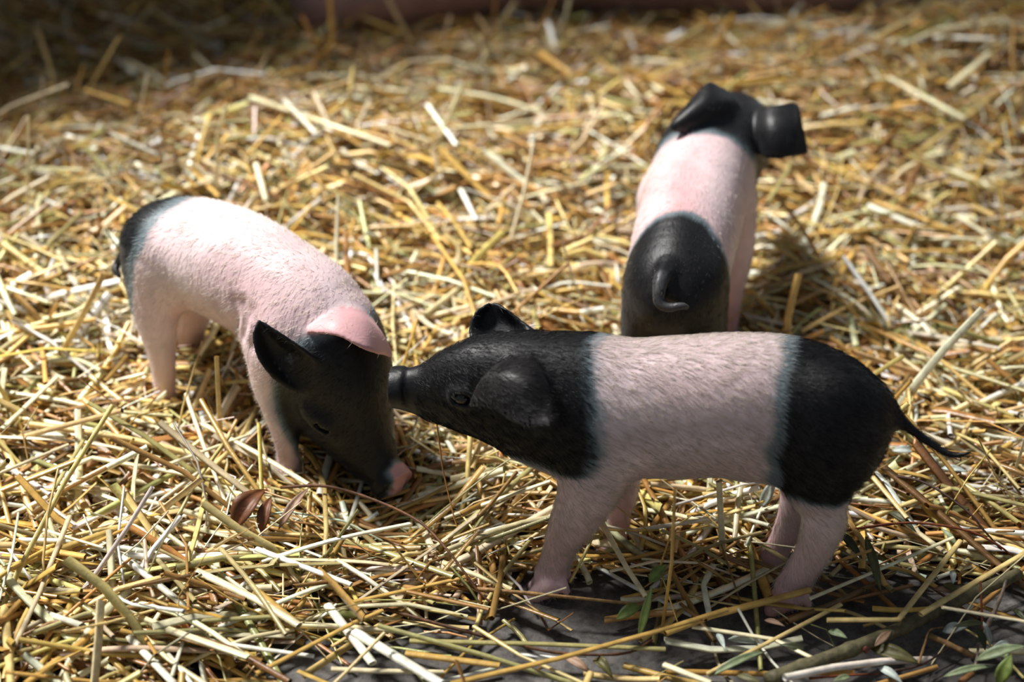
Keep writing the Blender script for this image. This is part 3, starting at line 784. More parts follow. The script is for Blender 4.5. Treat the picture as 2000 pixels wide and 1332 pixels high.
def on_bed(px, py, lift):
    z = 0.02
    for _ in range(12):
        p = at_z(px, py, z); z = 0.5 * z + 0.5 * (float(max(terrain(p[0], p[1]), 0.0)) + lift)
    return at_z(px, py, z)
BRANCH = [(1500, 1328), (1600, 1292), (1690, 1257), (1780, 1218), (1860, 1178), (1990, 1120)]
CLEAR = [(on_bed(*q, 0.012), 0.012) for a, b in zip(BRANCH[:-1], BRANCH[1:]) for q in [tuple(np.array(a) * (1 - t) + np.array(b) * t) for t in np.linspace(0, 1, 7)]]
CLEAR += [(at_z(760, 945, 0.045), 0.030), (at_z(700, 930, 0.045), 0.026), (at_z(730, 955, 0.045), 0.026), (at_z(780, 950, 0.045), 0.024), (at_z(558, 890, 0.050), 0.020), (at_z(1072, 1140, 0.028), 0.018), (at_z(1075, 1110, 0.030), 0.018), (at_z(1545, 1130, 0.036), 0.018), (at_z(1250, 1190, 0.030), 0.020), (at_z(500, 1000, 0.055), 0.020), (at_z(768, 985, 0.035), 0.026), (at_z(800, 970, 0.04), 0.024), (at_z(735, 985, 0.03), 0.022)]
def blocked(P):
    r = np.zeros(P.shape[0], bool)
    for c, rad in CLEAR: r |= (((P - np.asarray(c)) ** 2).sum(-1) < rad * rad).any(1)
    return r
def any_inside(P, m=0.001):
    """P (n,k,3): which straws run into a piglet"""
    r = np.zeros(P.shape[0], bool)
    for F in FIELDS: r |= F.inside(P.reshape(-1, 3), m).reshape(P.shape[:2]).any(1)
    return r

def straw_arrays(r, A, B, width, flat, bend, col, R=4, S=5):
    """straws from end points A,B (n,3): hollow, slightly bent, flattened tubes"""
    n = len(A); t = np.linspace(0, 1, R)[None, :, None]
    D = B - A; L = np.linalg.norm(D, axis=1, keepdims=True); d = D / L
    up = np.tile(np.array([0, 0, 1.0]), (n, 1)) + 0.25 * r.normal(size=(n, 3))
    sd = np.cross(d, up); sd /= np.maximum(np.linalg.norm(sd, axis=1, keepdims=True), 1e-6); nn = np.cross(sd, d)
    ph = r.uniform(-0.9, 0.9, (n, 1)) * (flat[:, None] < 0.5) ; s1 = sd * np.cos(ph) + nn * np.sin(ph); n1 = np.cross(s1, d)
    C = A[:, None] * (1 - t) + B[:, None] * t
    bow = (4 * t * (1 - t)); C = C + bow * (bend[:, :1, None] * sd[:, None] * L[:, None] + bend[:, 1:2, None] * nn[:, None] * L[:, None])
    an = np.linspace(0, 2 * math.pi, S, endpoint=False)
    taper = (1 - 0.25 * t * r.random((n, 1, 1)))
    wv = (0.5 * width)[:, None, None, None] * taper[..., None]
    ring = s1[:, None, None, :] * np.cos(an)[None, None, :, None] + n1[:, None, None, :] * (np.sin(an)[None, None, :, None] * flat[:, None, None, None])
    V = C[:, :, None, :] + wv * ring                                  # n,R,S,3
    i = np.arange(R * S).reshape(R, S); j = np.roll(i, -1, 1)
    q = np.stack([i[:-1], j[:-1], j[1:], i[1:]], -1).reshape(-1, 4)
    c = np.repeat(col[:, None, :], R, 1) * (1 + 0.14 * r.normal(size=(n, R, 1)))
    c = np.repeat(c[:, :, None, :], S, 2) * (1 + 0.20 * r.normal(size=(n, 1, S, 1))); c = np.clip(c, 0.005, 0.95)
    return V, q, c, C

def merged(name, parts):
    Vs, Qs, Cs, off = [], [], [], 0
    for V, q, c in parts:
        n, k = V.shape[0], V.shape[1] * V.shape[2]
        Vs.append(V.reshape(-1, 3)); Cs.append(c.reshape(-1, 3))
        Qs.append((q[None] + (off + k * np.arange(n))[:, None, None]).reshape(-1, 4)); off += n * k
    Q = np.vstack(Qs); me = mesh_from(name, np.vstack(Vs), Q.ravel(), np.full(len(Q), 4)); set_color(me, 'tint', np.vstack(Cs)); return me

def cover(x, y):
    """how much of the floor the bedding hides"""
    edge = 1.195 + 0.04 * np.sin(9 * x + 1.0) + 0.020 * np.sin(31 * x) + 0.10 * smooth01(0.12, 0.36, x) - 0.06 * smooth01(-0.12, -0.34, x)
    c = smooth01(-0.10, 0.07, y - edge)
    return np.maximum(0.05 + 0.22 * smooth01(-0.12, -0.3, x), c)

def scatter(r, n, y0=0.98, y1=2.75, m=0.10):
    y = y0 + (y1 - y0) * r.random(n) ** 1.08
    hw = 1000 / FPX * (y * CP + 0.45) + m
    x = r.uniform(-1, 1, n) * hw
    k = r.random(n) < (hw / hw.max() * 0.45 + 0.55); return x[k], y[k]

def lay(r, x, y, L, off, tilt):
    """end points of straws that lie on the bedding"""
    a = r.uniform(0, 2 * math.pi, len(x)); a = np.where(r.random(len(x)) < 0.45, r.normal(-0.25, 0.5, len(x)) , a)
    dx, dy = np.cos(a) * L / 2, np.sin(a) * L / 2
    zA = terrain(x - dx, y - dy) + off; zB = terrain(x + dx, y + dy) + off
    dz = np.tan(tilt) * L / 2
    A = np.stack([x - dx, y - dy, zA - dz], 1); B = np.stack([x + dx, y + dy, zB + dz], 1)
    lo = np.minimum(A[:, 2], B[:, 2]); up = np.maximum(0, 0.003 - lo) ; A[:, 2] += up; B[:, 2] += up
    return A, B

W_FAR = (28, 18, 10, 8, 24, 12, 12, 8); W_NEAR = (20, 22, 22, 20, 12, 5, 12, 8); W_BACK = (30, 10, 5, 4, 34, 22, 12, 6); W_LOW = (20, 8, 2, 1, 34, 28, 10, 6)  # back mix: browner straw, its darker tone also standing in for dimmer light
parts = []; r = np.random.default_rng(21)
def layer(n, Lr, wr, off_r, tilt_s, weights, R, S, flat_p=0.35, bend_s=0.03, upr=0.0):
    x, y = scatter(r, n); k = r.random(len(x)) < cover(x, y); x, y = x[k], y[k]; n = len(x)
    L = r.uniform(*Lr, n) * (0.6 + 0.8 * r.random(n) ** 2); off = r.uniform(*off_r, n)
    tilt = tilt_s * r.normal(size=n); tilt = np.where(r.random(n) < upr, r.uniform(0.3, 1.1, n), tilt); tilt = np.clip(tilt, -1.1, 1.1)
    L = np.where(np.abs(tilt) > 0.5, np.minimum(L, 0.07), L)
    A, B = lay(r, x, y, L, off, tilt)
    flat = np.where(r.random(n) < flat_p, r.uniform(0.10, 0.3, n), r.uniform(0.55, 0.95, n))
    w = r.uniform(*wr, n) * np.where(flat < 0.35, 1.25, 1.0)
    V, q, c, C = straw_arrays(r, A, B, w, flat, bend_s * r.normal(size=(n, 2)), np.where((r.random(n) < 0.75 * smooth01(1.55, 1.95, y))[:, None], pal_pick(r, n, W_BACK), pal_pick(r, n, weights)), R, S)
    PP = np.concatenate([C, (C[:, 1:] + C[:, :-1]) / 2, (C[:, 1:] * 3 + C[:, :-1]) / 4, (C[:, 1:] + C[:, :-1] * 3) / 4], 1)
    ok = ~any_inside(PP, 0.0015) & ~blocked(PP) & (PP[..., 0] * math.cos(WALL_AZ) + PP[..., 1] * math.sin(WALL_AZ) < 2.55).all(1)
    pq = proj(PP); ok &= ~((pq[..., 0] > 690) & (pq[..., 0] < 805) & (pq[..., 1] > 885) & (pq[..., 1] < 965) & (PP[..., 1] < 1.30)).any(1)
    parts.append((V[ok], q, c[ok]))
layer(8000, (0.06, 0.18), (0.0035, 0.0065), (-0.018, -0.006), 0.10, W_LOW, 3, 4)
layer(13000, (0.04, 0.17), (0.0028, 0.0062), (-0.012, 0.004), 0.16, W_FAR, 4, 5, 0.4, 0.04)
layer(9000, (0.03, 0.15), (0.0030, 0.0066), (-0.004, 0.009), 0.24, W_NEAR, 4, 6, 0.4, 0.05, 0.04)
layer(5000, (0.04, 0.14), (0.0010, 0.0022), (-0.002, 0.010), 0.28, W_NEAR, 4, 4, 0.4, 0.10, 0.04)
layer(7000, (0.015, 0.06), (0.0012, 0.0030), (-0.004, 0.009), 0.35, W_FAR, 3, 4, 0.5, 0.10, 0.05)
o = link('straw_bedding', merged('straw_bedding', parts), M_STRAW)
tag(o, 'deep golden straw bedding covering the stable floor', 'straw', kind='stuff')

# ---- single stalks that can be told apart
def tube(pts, rad, S=7, flat=1.0, steps=4, sharp=True, nodes=()):
    """tube mesh along points; rad is a number or a list per point"""
    P = np.asarray(pts, float); k = len(P)
    rr = np.full(k, rad) if np.isscalar(rad) else np.asarray(rad, float)
    if sharp and k >= 2:
        out = []; R_ = []
        for i in range(k - 1):
            for t in np.linspace(0, 1, steps, endpoint=False): out.append(P[i] * (1 - t) + P[i + 1] * t); R_.append(rr[i] * (1 - t) + rr[i + 1] * t)
        out.append(P[-1]); R_.append(rr[-1]); C = np.array(out); R_ = np.array(R_)
        if k > 2:                                    # pinch the kinks
            for i in range(1, k - 1): R_[i * steps] *= 0.85
    else:
        q = catmull(np.hstack([P, rr[:, None]]), steps); C, R_ = q[:, :3], q[:, 3]
    T = np.gradient(C, axis=0); T /= np.linalg.norm(T, axis=1, keepdims=True)
    up = np.array([0, 0, 1.0]); V = []
    an = np.linspace(0, 2 * math.pi, S, endpoint=False)
    for i in range(len(C)):
        u = up if abs(T[i, 2]) < 0.9 else np.array([0, -1.0, 0.2])
        s = np.cross(T[i], u); s /= np.linalg.norm(s); n = np.cross(s, T[i])
        rad_i = R_[i] * (1.18 if i in nodes else 1.0)
        V.append(C[i] + rad_i * (np.cos(an)[:, None] * s + flat * np.sin(an)[:, None] * n))
    V = np.array(V); m = len(C); i = np.arange(m * S).reshape(m, S); j = np.roll(i, -1, 1)
    q = np.stack([i[:-1], j[:-1], j[1:], i[1:]], -1).reshape(-1, 4)
    return V.reshape(-1, 3), q, m

def on_bed(px, py, lift):
    z = 0.02
    for _ in range(12):
        p = at_z(px, py, z); z = 0.5 * z + 0.5 * (float(max(terrain(p[0], p[1]), 0.0)) + lift)
    return at_z(px, py, z)

COLS = dict(white=PAL[3] * 1.0, cream=PAL[2], gold=PAL[0], pale=PAL[1], brown=PAL[4], dark=PAL[5], olive=PAL[6], grey=PAL[7])
def px_to_m(p, w): return w * ((p[1]) * CP - (p[2] - CAM_H) * SP) / FPX
def stalk(pts, w, colname, label, kind='flat', lift=0.012, lean=0.0, flat=0.6, name='straw_stalk', cat='straw', mat=None, group=None):
    if kind == 'flat':
        lift = lift + 0.005 if np.isscalar(lift) else [v + 0.005 for v in lift]
        P = [on_bed(x, y, (lift if np.isscalar(lift) else lift[i])) for i, (x, y) in enumerate(pts)]
    else:                                            # standing: foot on the bedding, the rest rises from there
        b = on_bed(*pts[0], 0.0); P = [b] + [at_y(x, y, b[1] + lean * (i + 1)) for i, (x, y) in enumerate(pts[1:])]
    P = np.array(P); mid = P[0].copy(); rad = 0.5 * px_to_m(P[len(P) // 2], w)
    V, q, m = tube(P - mid, [rad * (1.06 if i == 0 else 0.94) for i in range(len(P))], 7, flat, 4, nodes=(4,) if len(P) > 2 else ())
    me = mesh_from(name, V, q.ravel(), np.full(len(q), 4))
    c = np.repeat(np.clip(COLS[colname][None] * (1 + 0.10 * rng.normal(size=(m, 1))), 0.004, 0.95), 7, 0); set_color(me, 'tint', c)
    o = link(name, me, mat or M_STRAW); o.location = mid; tag(o, label, cat, group); return o
UP = [
 ([(574, 171), (649, 84), (643, -14)], 9, 'gold', 'orange bent stalk standing up to the top edge left of centre'),
 ([(424, 384), (425, 266), (443, 203)], 9, 'cream', 'thin kinked stalk standing right behind the back of the left piglet'),
 ([(55, 452), (55, 226)], 6, 'cream', 'thin straight upright stalk near the left edge, well above the left piglet'),
 ([(150, 216), (233, 72)], 9, 'pale', 'slanting stalk rising into the dark straw at upper left'),
 ([(28, 138), (76, 42)], 9, 'grey', 'pale slanting stalk in the dark top left corner'),
 ([(622, 108), (515, -8)], 8, 'olive', 'dull stalk slanting up to the left in front of the sow'),
 ([(822, 118), (755, -6)], 10, 'grey', 'grey slanting stalk rising before the sow at top centre'),
 ([(431, 866), (423, 696)], 10, 'pale', 'upright stalk before the hind legs of the left piglet'),
 ([(1292, 1236), (1312, 1100), (1318, 955)], 7, 'gold', 'thin stalk standing upright beneath the belly of the front piglet'),
 ([(1412, 1088), (1404, 940)], 13, 'cream', 'stout pale stalk standing beneath the belly of the front piglet'),
 ([(1385, 120), (1432, 28)], 11, 'gold', 'golden stalk leaning up to the right above the rear piglet'),
 ([(1510, 60), (1462, 2)], 11, 'pale', 'pale stalk leaning up to the left above the rear piglet'),
 ([(845, 300), (908, 160)], 10, 'cream', 'cream stalk slanting up over the heap at centre top'),
]
FLAT = [
 ([(1695, 402), (1824, 456)], 17, 'white', 'bright white thick stalk right of the rear piglet', .016),
 ([(1852, 172), (1932, 105)], 14, 'cream', 'pale stalk slanting up at upper right', .016),
 ([(1736, 152), (1884, 232)], 13, 'cream', 'long pale stalk slanting down at upper right', .016),
 ([(1824, 72), (1942, 76)], 11, 'white', 'short whitish stalk lying level near the top right corner', .016),
 ([(1604, 226), (1678, 208)], 11, 'white', 'short whitish stalk just right of the rear piglet ear', .016),
 ([(835, 255), (1046, 237)], 11, 'cream', 'cream stalk lying level over the dark hollow at centre top', .022),
 ([(835, 205), (892, 284)], 11, 'white', 'white stalk crossing another on the heap at centre top', .026),
 ([(490, 190), (650, 245), (762, 284)], 13, 'cream', 'long cream stalk along the crest of the heap', .018),
 ([(556, 196), (618, 262)], 10, 'white', 'white stalk slanting down on the heap', .024),
 ([(224, 112), (266, 145)], 14, 'white', 'short white stalk piece in the dark straw at upper left', .016),
 ([(-4, 288), (78, 302)], 13, 'white', 'white stalk entering from the left edge above the left piglet', .016),
 ([(500, 320), (520, 392)], 12, 'cream', 'cream stalk just above the back of the left piglet', .018),
 ([(690, 170), (800, 178)], 9, 'cream', 'pale stalk lying level behind the heap', .020),
 ([(640, 1182), (728, 1296)], 20, 'white', 'broad white flattened stalk in the bottom foreground, left of centre', .010),
 ([(692, 1234), (862, 1336)], 24, 'white', 'widest white flattened stalk running off the bottom edge', .012),
 ([(500, 1072), (686, 1142)], 14, 'white', 'white stalk slanting below the brown curled leaves', .016),
 ([(688, 1176), (916, 1126)], 10, 'gold', 'golden stalk below the arching brown twig', .012),
 ([(868, 1012), (1074, 940)], 11, 'cream', 'greyish cream stalk rising to the chest of the front piglet', (.014, .030)),
 ([(724, 1068), (886, 1126)], 15, 'olive', 'wide olive stalk under the arching brown twig', .014),
 ([(792, 1276), (976, 1300)], 17, 'gold', 'golden stalk lying on bare floor at the bottom', .008),
 ([(800, 1252), (1060, 1258), (1300, 1268)], 13, 'olive', 'long pale green stalk lying level on bare floor', .008),
 ([(880, 1336), (1092, 1286), (1300, 1228), (1420, 1190)], 13, 'gold', 'long golden bent stalk rising to the right from the bottom edge', .016),
 ([(500, 1316), (692, 1216), (748, 1192)], 11, 'gold', 'golden stalk rising to the right at bottom left of centre', .016),
 ([(500, 1156), (582, 1222)], 21, 'gold', 'broad yellow flattened piece at bottom left of centre', .016),
 ([(1298, 1236), (1387, 1203), (1582, 1152)], 19, 'gold', 'wide golden stalk lying before the hind foot of the front piglet', .014),
 ([(1580, 1170), (1700, 1120), (1862, 1050)], 9, 'cream', 'long thin stalk rising right from the hind foot of the front piglet', .018),
 ([(1615, 1211), (1755, 1210), (1876, 1056)], 13, 'pale', 'sharply kinked yellow stalk above the thick branch', .018),
 ([(1798, 1200), (2006, 1078)], 13, 'pale', 'long yellow stalk rising from the thick branch to the right edge', .022),
 ([(1352, 1224), (1510, 1248), (1592, 1288)], 11, 'cream', 'cream bent stalk left of the thick branch', .010),
 ([(1296, 1298), (1388, 1334)], 15, 'cream', 'cream stalk at the bottom edge left of the thick branch', .008),
 ([(395, 828), (500, 884), (602, 946)], 13, 'cream', 'bent cream stalk before the foreleg of the left piglet', .022),
 ([(240, 1020), (330, 1058)], 15, 'white', 'short white stalk in the left foreground', .018),
 ([(384, 1116), (503, 1172), (584, 1222)], 19, 'cream', 'stout cream stalk with a dark node in the left foreground', .018),
 ([(144, 1168), (192, 1204), (260, 1220), (536, 1204)], 13, 'olive', 'long bent olive stalk across the left foreground', .016),
 ([(50, 1336), (208, 1216)], 15, 'gold', 'golden stalk rising right from the bottom left corner', .014),
 ([(252, 1244), (340, 1336)], 17, 'white', 'white flattened stalk running off the bottom edge at left', .012),
 ([(8, 1180), (22, 1336)], 19, 'pale', 'thick yellow stalk along the left edge at the bottom', .014),
 ([(136, 1008), (76, 1160), (28, 1262)], 11, 'grey', 'greyish stalk slanting down to the bottom left corner', .024),
 ([(312, 980), (364, 1064), (368, 1192)], 6, 'brown', 'thin brown kinked stalk in the left foreground', .026),
 ([(148, 908), (180, 894), (362, 926)], 13, 'cream', 'cream stalk lying below the hind feet of the left piglet', .020),
 ([(320, 910), (488, 848)], 9, 'cream', 'thin cream stalk rising right below the left piglet', .024),
 ([(106, 954), (168, 852)], 9, 'olive', 'yellowish stalk slanting up left of the left piglet hind foot', .026),
 ([(-6, 926), (134, 868)], 9, 'grey', 'grey stalk rising from the left edge, level with the left piglet feet', .024),
 ([(76, 1032), (202, 1070)], 8, 'cream', 'thin cream stalk in the left foreground near the edge', .024),
 ([(1788, 694), (2004, 764)], 12, 'olive', 'long greenish stalk at the right edge above the front piglet tail', .016),
 ([(1838, 948), (2004, 988)], 12, 'olive', 'pale green stalk at the right edge below the front piglet tail', .018),
 ([(1704, 931), (1772, 1012)], 11, 'pale', 'pale stalk slanting down behind the hind leg of the front piglet', .016),
 ([(1168, 1007), (1224, 1109), (1262, 1166)], 12, 'cream', 'pale broken stalk between the forelegs and the green leaves', .020),
 ([(200, 801), (338, 812)], 11, 'olive', 'olive stalk crossing the hind foot of the left piglet', .020),
 ([(4, 838), (112, 736)], 11, 'cream', 'cream stalk rising right at the left edge beside the left piglet', .020),
 ([(590, 985), (720, 978), (830, 950)], 12, 'gold', 'golden stalk just under the snout of the left piglet', .004),
 ([(795, 1155), (955, 1190)], 10, 'brown', 'brown stalk ending at the arching brown twig', .012),
 ([(845, 460), (905, 545), (930, 620)], 9, 'gold', 'golden bent stalk above the head of the front piglet', .020),
 ([(690, 340), (800, 395), (860, 470)], 10, 'pale', 'pale bent stalk right of the left piglet back', .020),
 ([(900, 370), (930, 430)], 11, 'white', 'short white stalk in the lit straw at centre', .020),
]
for p, w, c, lab in UP: stalk(p, w, c, lab, 'up', lean=-0.004, group=None)
for p, w, c, lab, lf in FLAT: stalk(p, w, c, lab, 'flat', lf)

# ---- further loose stalks, the largest ones in view
ANCHORS = [("the left piglet's snout", 760, 945), ('the brown curled leaves', 500, 1000), ('the arching brown twig', 850, 1050), ('the green sprig', 1250, 1170), ('the thick branch', 1690, 1258),
 ("the front piglet's forefoot", 1070, 1150), ("the front piglet's hind foot", 1545, 1155), ("the front piglet's tail", 1870, 885), ("the rear piglet's right ear", 1560, 250), ("the rear piglet's rump", 1300, 560),
 ("the left piglet's rump", 240, 480), ("the left piglet's hind feet", 350, 800), ('the bottom left corner', 20, 1320), ("the left piglet's pink ear", 700, 640), ("the front piglet's snout", 770, 755), ("the left piglet's back", 560, 440),
 ("the left piglet's foreleg", 560, 900), ("the front piglet's far foreleg", 1210, 1010), ('the bottom edge', 700, 1325), ('the broad green leaf', 1965, 1300), ('the top of the heap', 640, 230), ('the left edge', 10, 900), ("the rear piglet's shoulder", 1270, 320), ('the right edge', 1990, 600), ("the front piglet's upright ear", 960, 600), ('the standing stout stalk', 1408, 1010)]
NAMES = [('golden', PAL[0]), ('yellow', PAL[1]), ('cream', PAL[2]), ('whitish', PAL[3]), ('tan', PAL[4]), ('brown', PAL[5]), ('olive', PAL[6]), ('greyish', PAL[7])]
def beside(m):
    k = min(ANCHORS, key=lambda a: (a[1] - m[0]) ** 2 + (a[2] - m[1]) ** 2)
    dx, dy = m[0] - k[1], m[1] - k[2]
    if 'edge' in k[0] or 'corner' in k[0]: rel = 'near'
    elif abs(dx) + abs(dy) < 45: rel = 'right beside'
    elif abs(dx) > 2 * abs(dy): rel = 'right of' if dx > 0 else 'left of'
    elif abs(dy) > 2 * abs(dx): rel = 'below' if dy > 0 else 'above'
    else: rel = ('below' if dy > 0 else 'above') + (' and right of' if dx > 0 else ' and left of')
    return rel, k
USED = set()
def describe(o, P, col, wid):
    q = proj(P); rel, k = beside(q[1])
    v = q[2] - q[0]; L = np.hypot(*v); v = v if v[0] >= 0 else -v; an = math.degrees(math.atan2(-v[1], v[0]))
    tilt = 'lying level' if abs(an) < 10 else 'steeply tilted' if abs(an) > 62 else 'rising right' if an > 0 else 'falling right'
    cn = min(NAMES, key=lambda c: np.abs(np.log(c[1] / np.maximum(col, 1e-3))).sum())[0]
    size = 'short' if L < 110 else 'long' if L > 200 else 'medium'
    for extra in ('', 'thin ' if wid < 0.0046 else 'stout ', 'flat ' if wid > 0.004 else 'fine ', 'plain '):
        lab = '%s %s%s stalk %s, %s %s' % (size, extra, cn, tilt, rel, k[0])
        if lab not in USED: break
    USED.add(lab); tag(o, lab, 'straw', 'loose straw stalks on top of the bedding')
def loose(n, box, label, group, wr, seed, weights, Lpx=(110, 340), lift=(0.006, 0.018)):
    r = np.random.default_rng(seed); made = 0; tries = 0
    while made < n and tries < n * 6:
        tries += 1
        x, y = r.uniform(box[0], box[2]), r.uniform(box[1], box[3])
        c = on_bed(x, y, 0)
        if r.random() > cover(c[0], c[1]) + 0.12: continue
        a = r.normal(0.35, 0.55) if r.random() < 0.55 else r.uniform(0, math.pi)
        sc = (c[1] * CP - (c[2] - CAM_H) * SP) / FPX
        L = r.uniform(*Lpx) * sc; d = np.array([math.cos(a), -math.sin(a)]) * L / 2; lf = r.uniform(*lift)
        E = []
        for s in (-1, 1):
            X = c[:2] + s * d; E.append([X[0], X[1], max(float(terrain(*X)), 0.0) + lf + r.normal(0, 0.006)])
        E = np.array(E); E[:, 2] = np.maximum(E[:, 2], 0.004)
        M = E.mean(0) + np.array([0, 0, abs(r.normal(0, 0.003))]) + np.append(r.normal(0, 0.004, 2), 0)
        P = np.array([E[0], M, E[1]])
        T = catmull(P, 8)
        if any_inside(T[None], 0.003)[0] or blocked(T[None])[0]: continue
        tq = proj(T)
        if ((tq[:, 0] > 680) & (tq[:, 0] < 810) & (tq[:, 1] > 880) & (tq[:, 1] < 975)).any(): continue
        w = r.uniform(*wr); V, q, m = tube(P - P[0], [w / 2, w / 2 * 0.95, w / 2 * 0.85], 6, r.choice([0.25, 0.6, 0.85]), 3, sharp=r.random() < 0.3)
        me = mesh_from('straw_stalk', V, q.ravel(), np.full(len(q), 4))
        col = pal_pick(r, 1, weights); set_color(me, 'tint', np.repeat(np.clip(col * (1 + 0.12 * r.normal(size=(m, 1))), 0.004, 0.95), 6, 0))
        o = link('straw_stalk', me, M_STRAW); o.location = P[0]; describe(o, P, col[0], w); made += 1
WB = (22, 24, 26, 20, 8, 2, 12, 6)
loose(85, (0, 880, 640, 1332), 'loose straw stalk among many in the sunlit left foreground', 'loose stalks in the left foreground', (0.0036, 0.0066), 31, WB, (130, 420))
loose(40, (640, 880, 1180, 1332), 'loose straw stalk among many below the two touching heads', 'loose stalks below the heads', (0.0032, 0.0060), 32, WB)
loose(28, (1180, 930, 2000, 1332), 'loose straw stalk among many in the shaded right foreground', 'loose stalks in the right foreground', (0.0032, 0.0060), 33, (26, 18, 10, 4, 22, 10, 14, 6))
loose(35, (0, 420, 260, 880), 'loose straw stalk among many at the left edge behind the left piglet', 'loose stalks left of the left piglet', (0.0034, 0.0060), 34, WB, (80, 220))
loose(40, (560, 260, 1200, 640), 'loose straw stalk among many between the left and rear piglets', 'loose stalks between the piglets', (0.0036, 0.0062), 35, WB, (80, 220), (0.010, 0.022))
loose(25, (1500, 300, 2000, 900), 'loose straw stalk among many right of the rear piglet', 'loose stalks right of the rear piglet', (0.0034, 0.0060), 36, WB, (80, 220), (0.010, 0.020))

# ------------------------------------------------------------------ twigs and branch
BARK = dict(brown=np.array(lin(96, 62, 36)), dark=np.array(lin(62, 42, 34)), red=np.array(lin(120, 62, 34)), grey=np.array(lin(128, 112, 100)), tan=np.array(lin(150, 116, 72)), green=np.array(lin(98, 92, 66)))
def twig(pts, w, c, label, lift=0.014, name='twig', taper=0.6, S=7, buds=True):
    P = np.array([on_bed(x, y, lift if np.isscalar(lift) else lift[i]) for i, (x, y) in enumerate(pts)]); o0 = P[0].copy()
    rad = 0.5 * px_to_m(P[len(P) // 2], w)
    V, q, m = tube(P - o0, np.linspace(rad * 1.15, rad * 1.15 * taper, len(P)), S, 1.0, 6, sharp=False, nodes=(4, 10, 17, 23))
    ni = len(V); caps = [list(range(S - 1, -1, -1)), list(range(ni - S, ni))]
    flat = np.concatenate([q.ravel(), np.array(caps).ravel()]); sizes = np.concatenate([np.full(len(q), 4), [S, S]])
    me = mesh_from(name, V, flat, sizes)
    set_color(me, 'tint', np.repeat(np.clip(BARK[c][None] * (1 + 0.15 * rng.normal(size=(m, 1))), 0.004, 0.9), S, 0))
    o = link(name, me, M_TWIG); o.location = o0; tag(o, label, 'branch' if name == 'branch' else 'twig'); return o, P, rad
twig([(548, 952), (640, 950), (740, 980), (820, 1020), (870, 1070), (905, 1115), (935, 1156), (960, 1178)], 6, 'brown', 'thin brown twig arching down from the curled leaves below both heads', (.02, .036, .042, .040, .034, .026, .016, .01))
twig([(712, 1176), (832, 1212), (1000, 1256), (1100, 1276), (1220, 1276), (1274, 1250)], 7, 'brown', 'long brown twig lying across the bare floor at bottom centre', .012)
twig([(932, 1150), (1090, 1164), (1262, 1182)], 8, 'tan', 'straight tan twig crossing before the forefoot of the front piglet', .016)
twig([(1691, 927), (1796, 939), (1884, 994), (1922, 1036), (1958, 1076)], 5, 'dark', 'dark arching twig right of the front piglet thigh', (.012, .030, .030, .022, .012))
twig([(1649, 1036), (1775, 1021), (1888, 1036), (1951, 1066), (1974, 1084)], 5, 'red', 'reddish twig running right from the front piglet hock', (.02, .028, .026, .018, .012))
b_o, b_P, b_r = twig(BRANCH, 27, 'green', 'thick grey green branch in the bottom right corner', .012, 'branch', 0.8, 12)
kn = np.array(on_bed(1689, 1266, 0.012)) - np.array(b_o.location)
me = uv_ball('branch_knot', kn + np.array([0, -0.004, 0.002]), (0.0024, 0.0018, 0.0030), None, 12, 8); set_color(me, 'tint', np.array(lin(104, 56, 42)))
link('knot', me, M_TWIG, b_o)['label'] = 'reddish cut knot'
twig([(1916, 1246), (1940, 1200), (1956, 1162), (1965, 1133)], 9, 'grey', 'grey curved twig standing at the right edge above the green leaves', (.006, .018, .030, .036), taper=0.5)
twig([(1920, 1234), (1917, 1180), (1915, 1135)], 5, 'red', 'short reddish upright twig beside the grey curved twig', (.008, .022, .030))
twig([(1744, 1311), (1800, 1298), (1853, 1266)], 5, 'dark', 'dark thin twig on the bare floor right of the thick branch', .006)
twig([(1580, 1325), (1650, 1319), (1716, 1316)], 5, 'red', 'thin red brown twig at the bottom edge under the thick branch', .005)
twig([(1817, 1242), (1861, 1262), (1902, 1281)], 11, 'tan', 'stubby tan stick with a joint right of the thick branch', .007, taper=0.9)
twig([(1794, 1296), (1806, 1258), (1816, 1231), (1842, 1225)], 5, 'tan', 'bent tan twig between the thick branch and the tan stick', .008)
twig([(1903, 1310), (1908, 1284), (1911, 1258)], 6, 'grey', 'short grey twig behind the green leaves', .010)

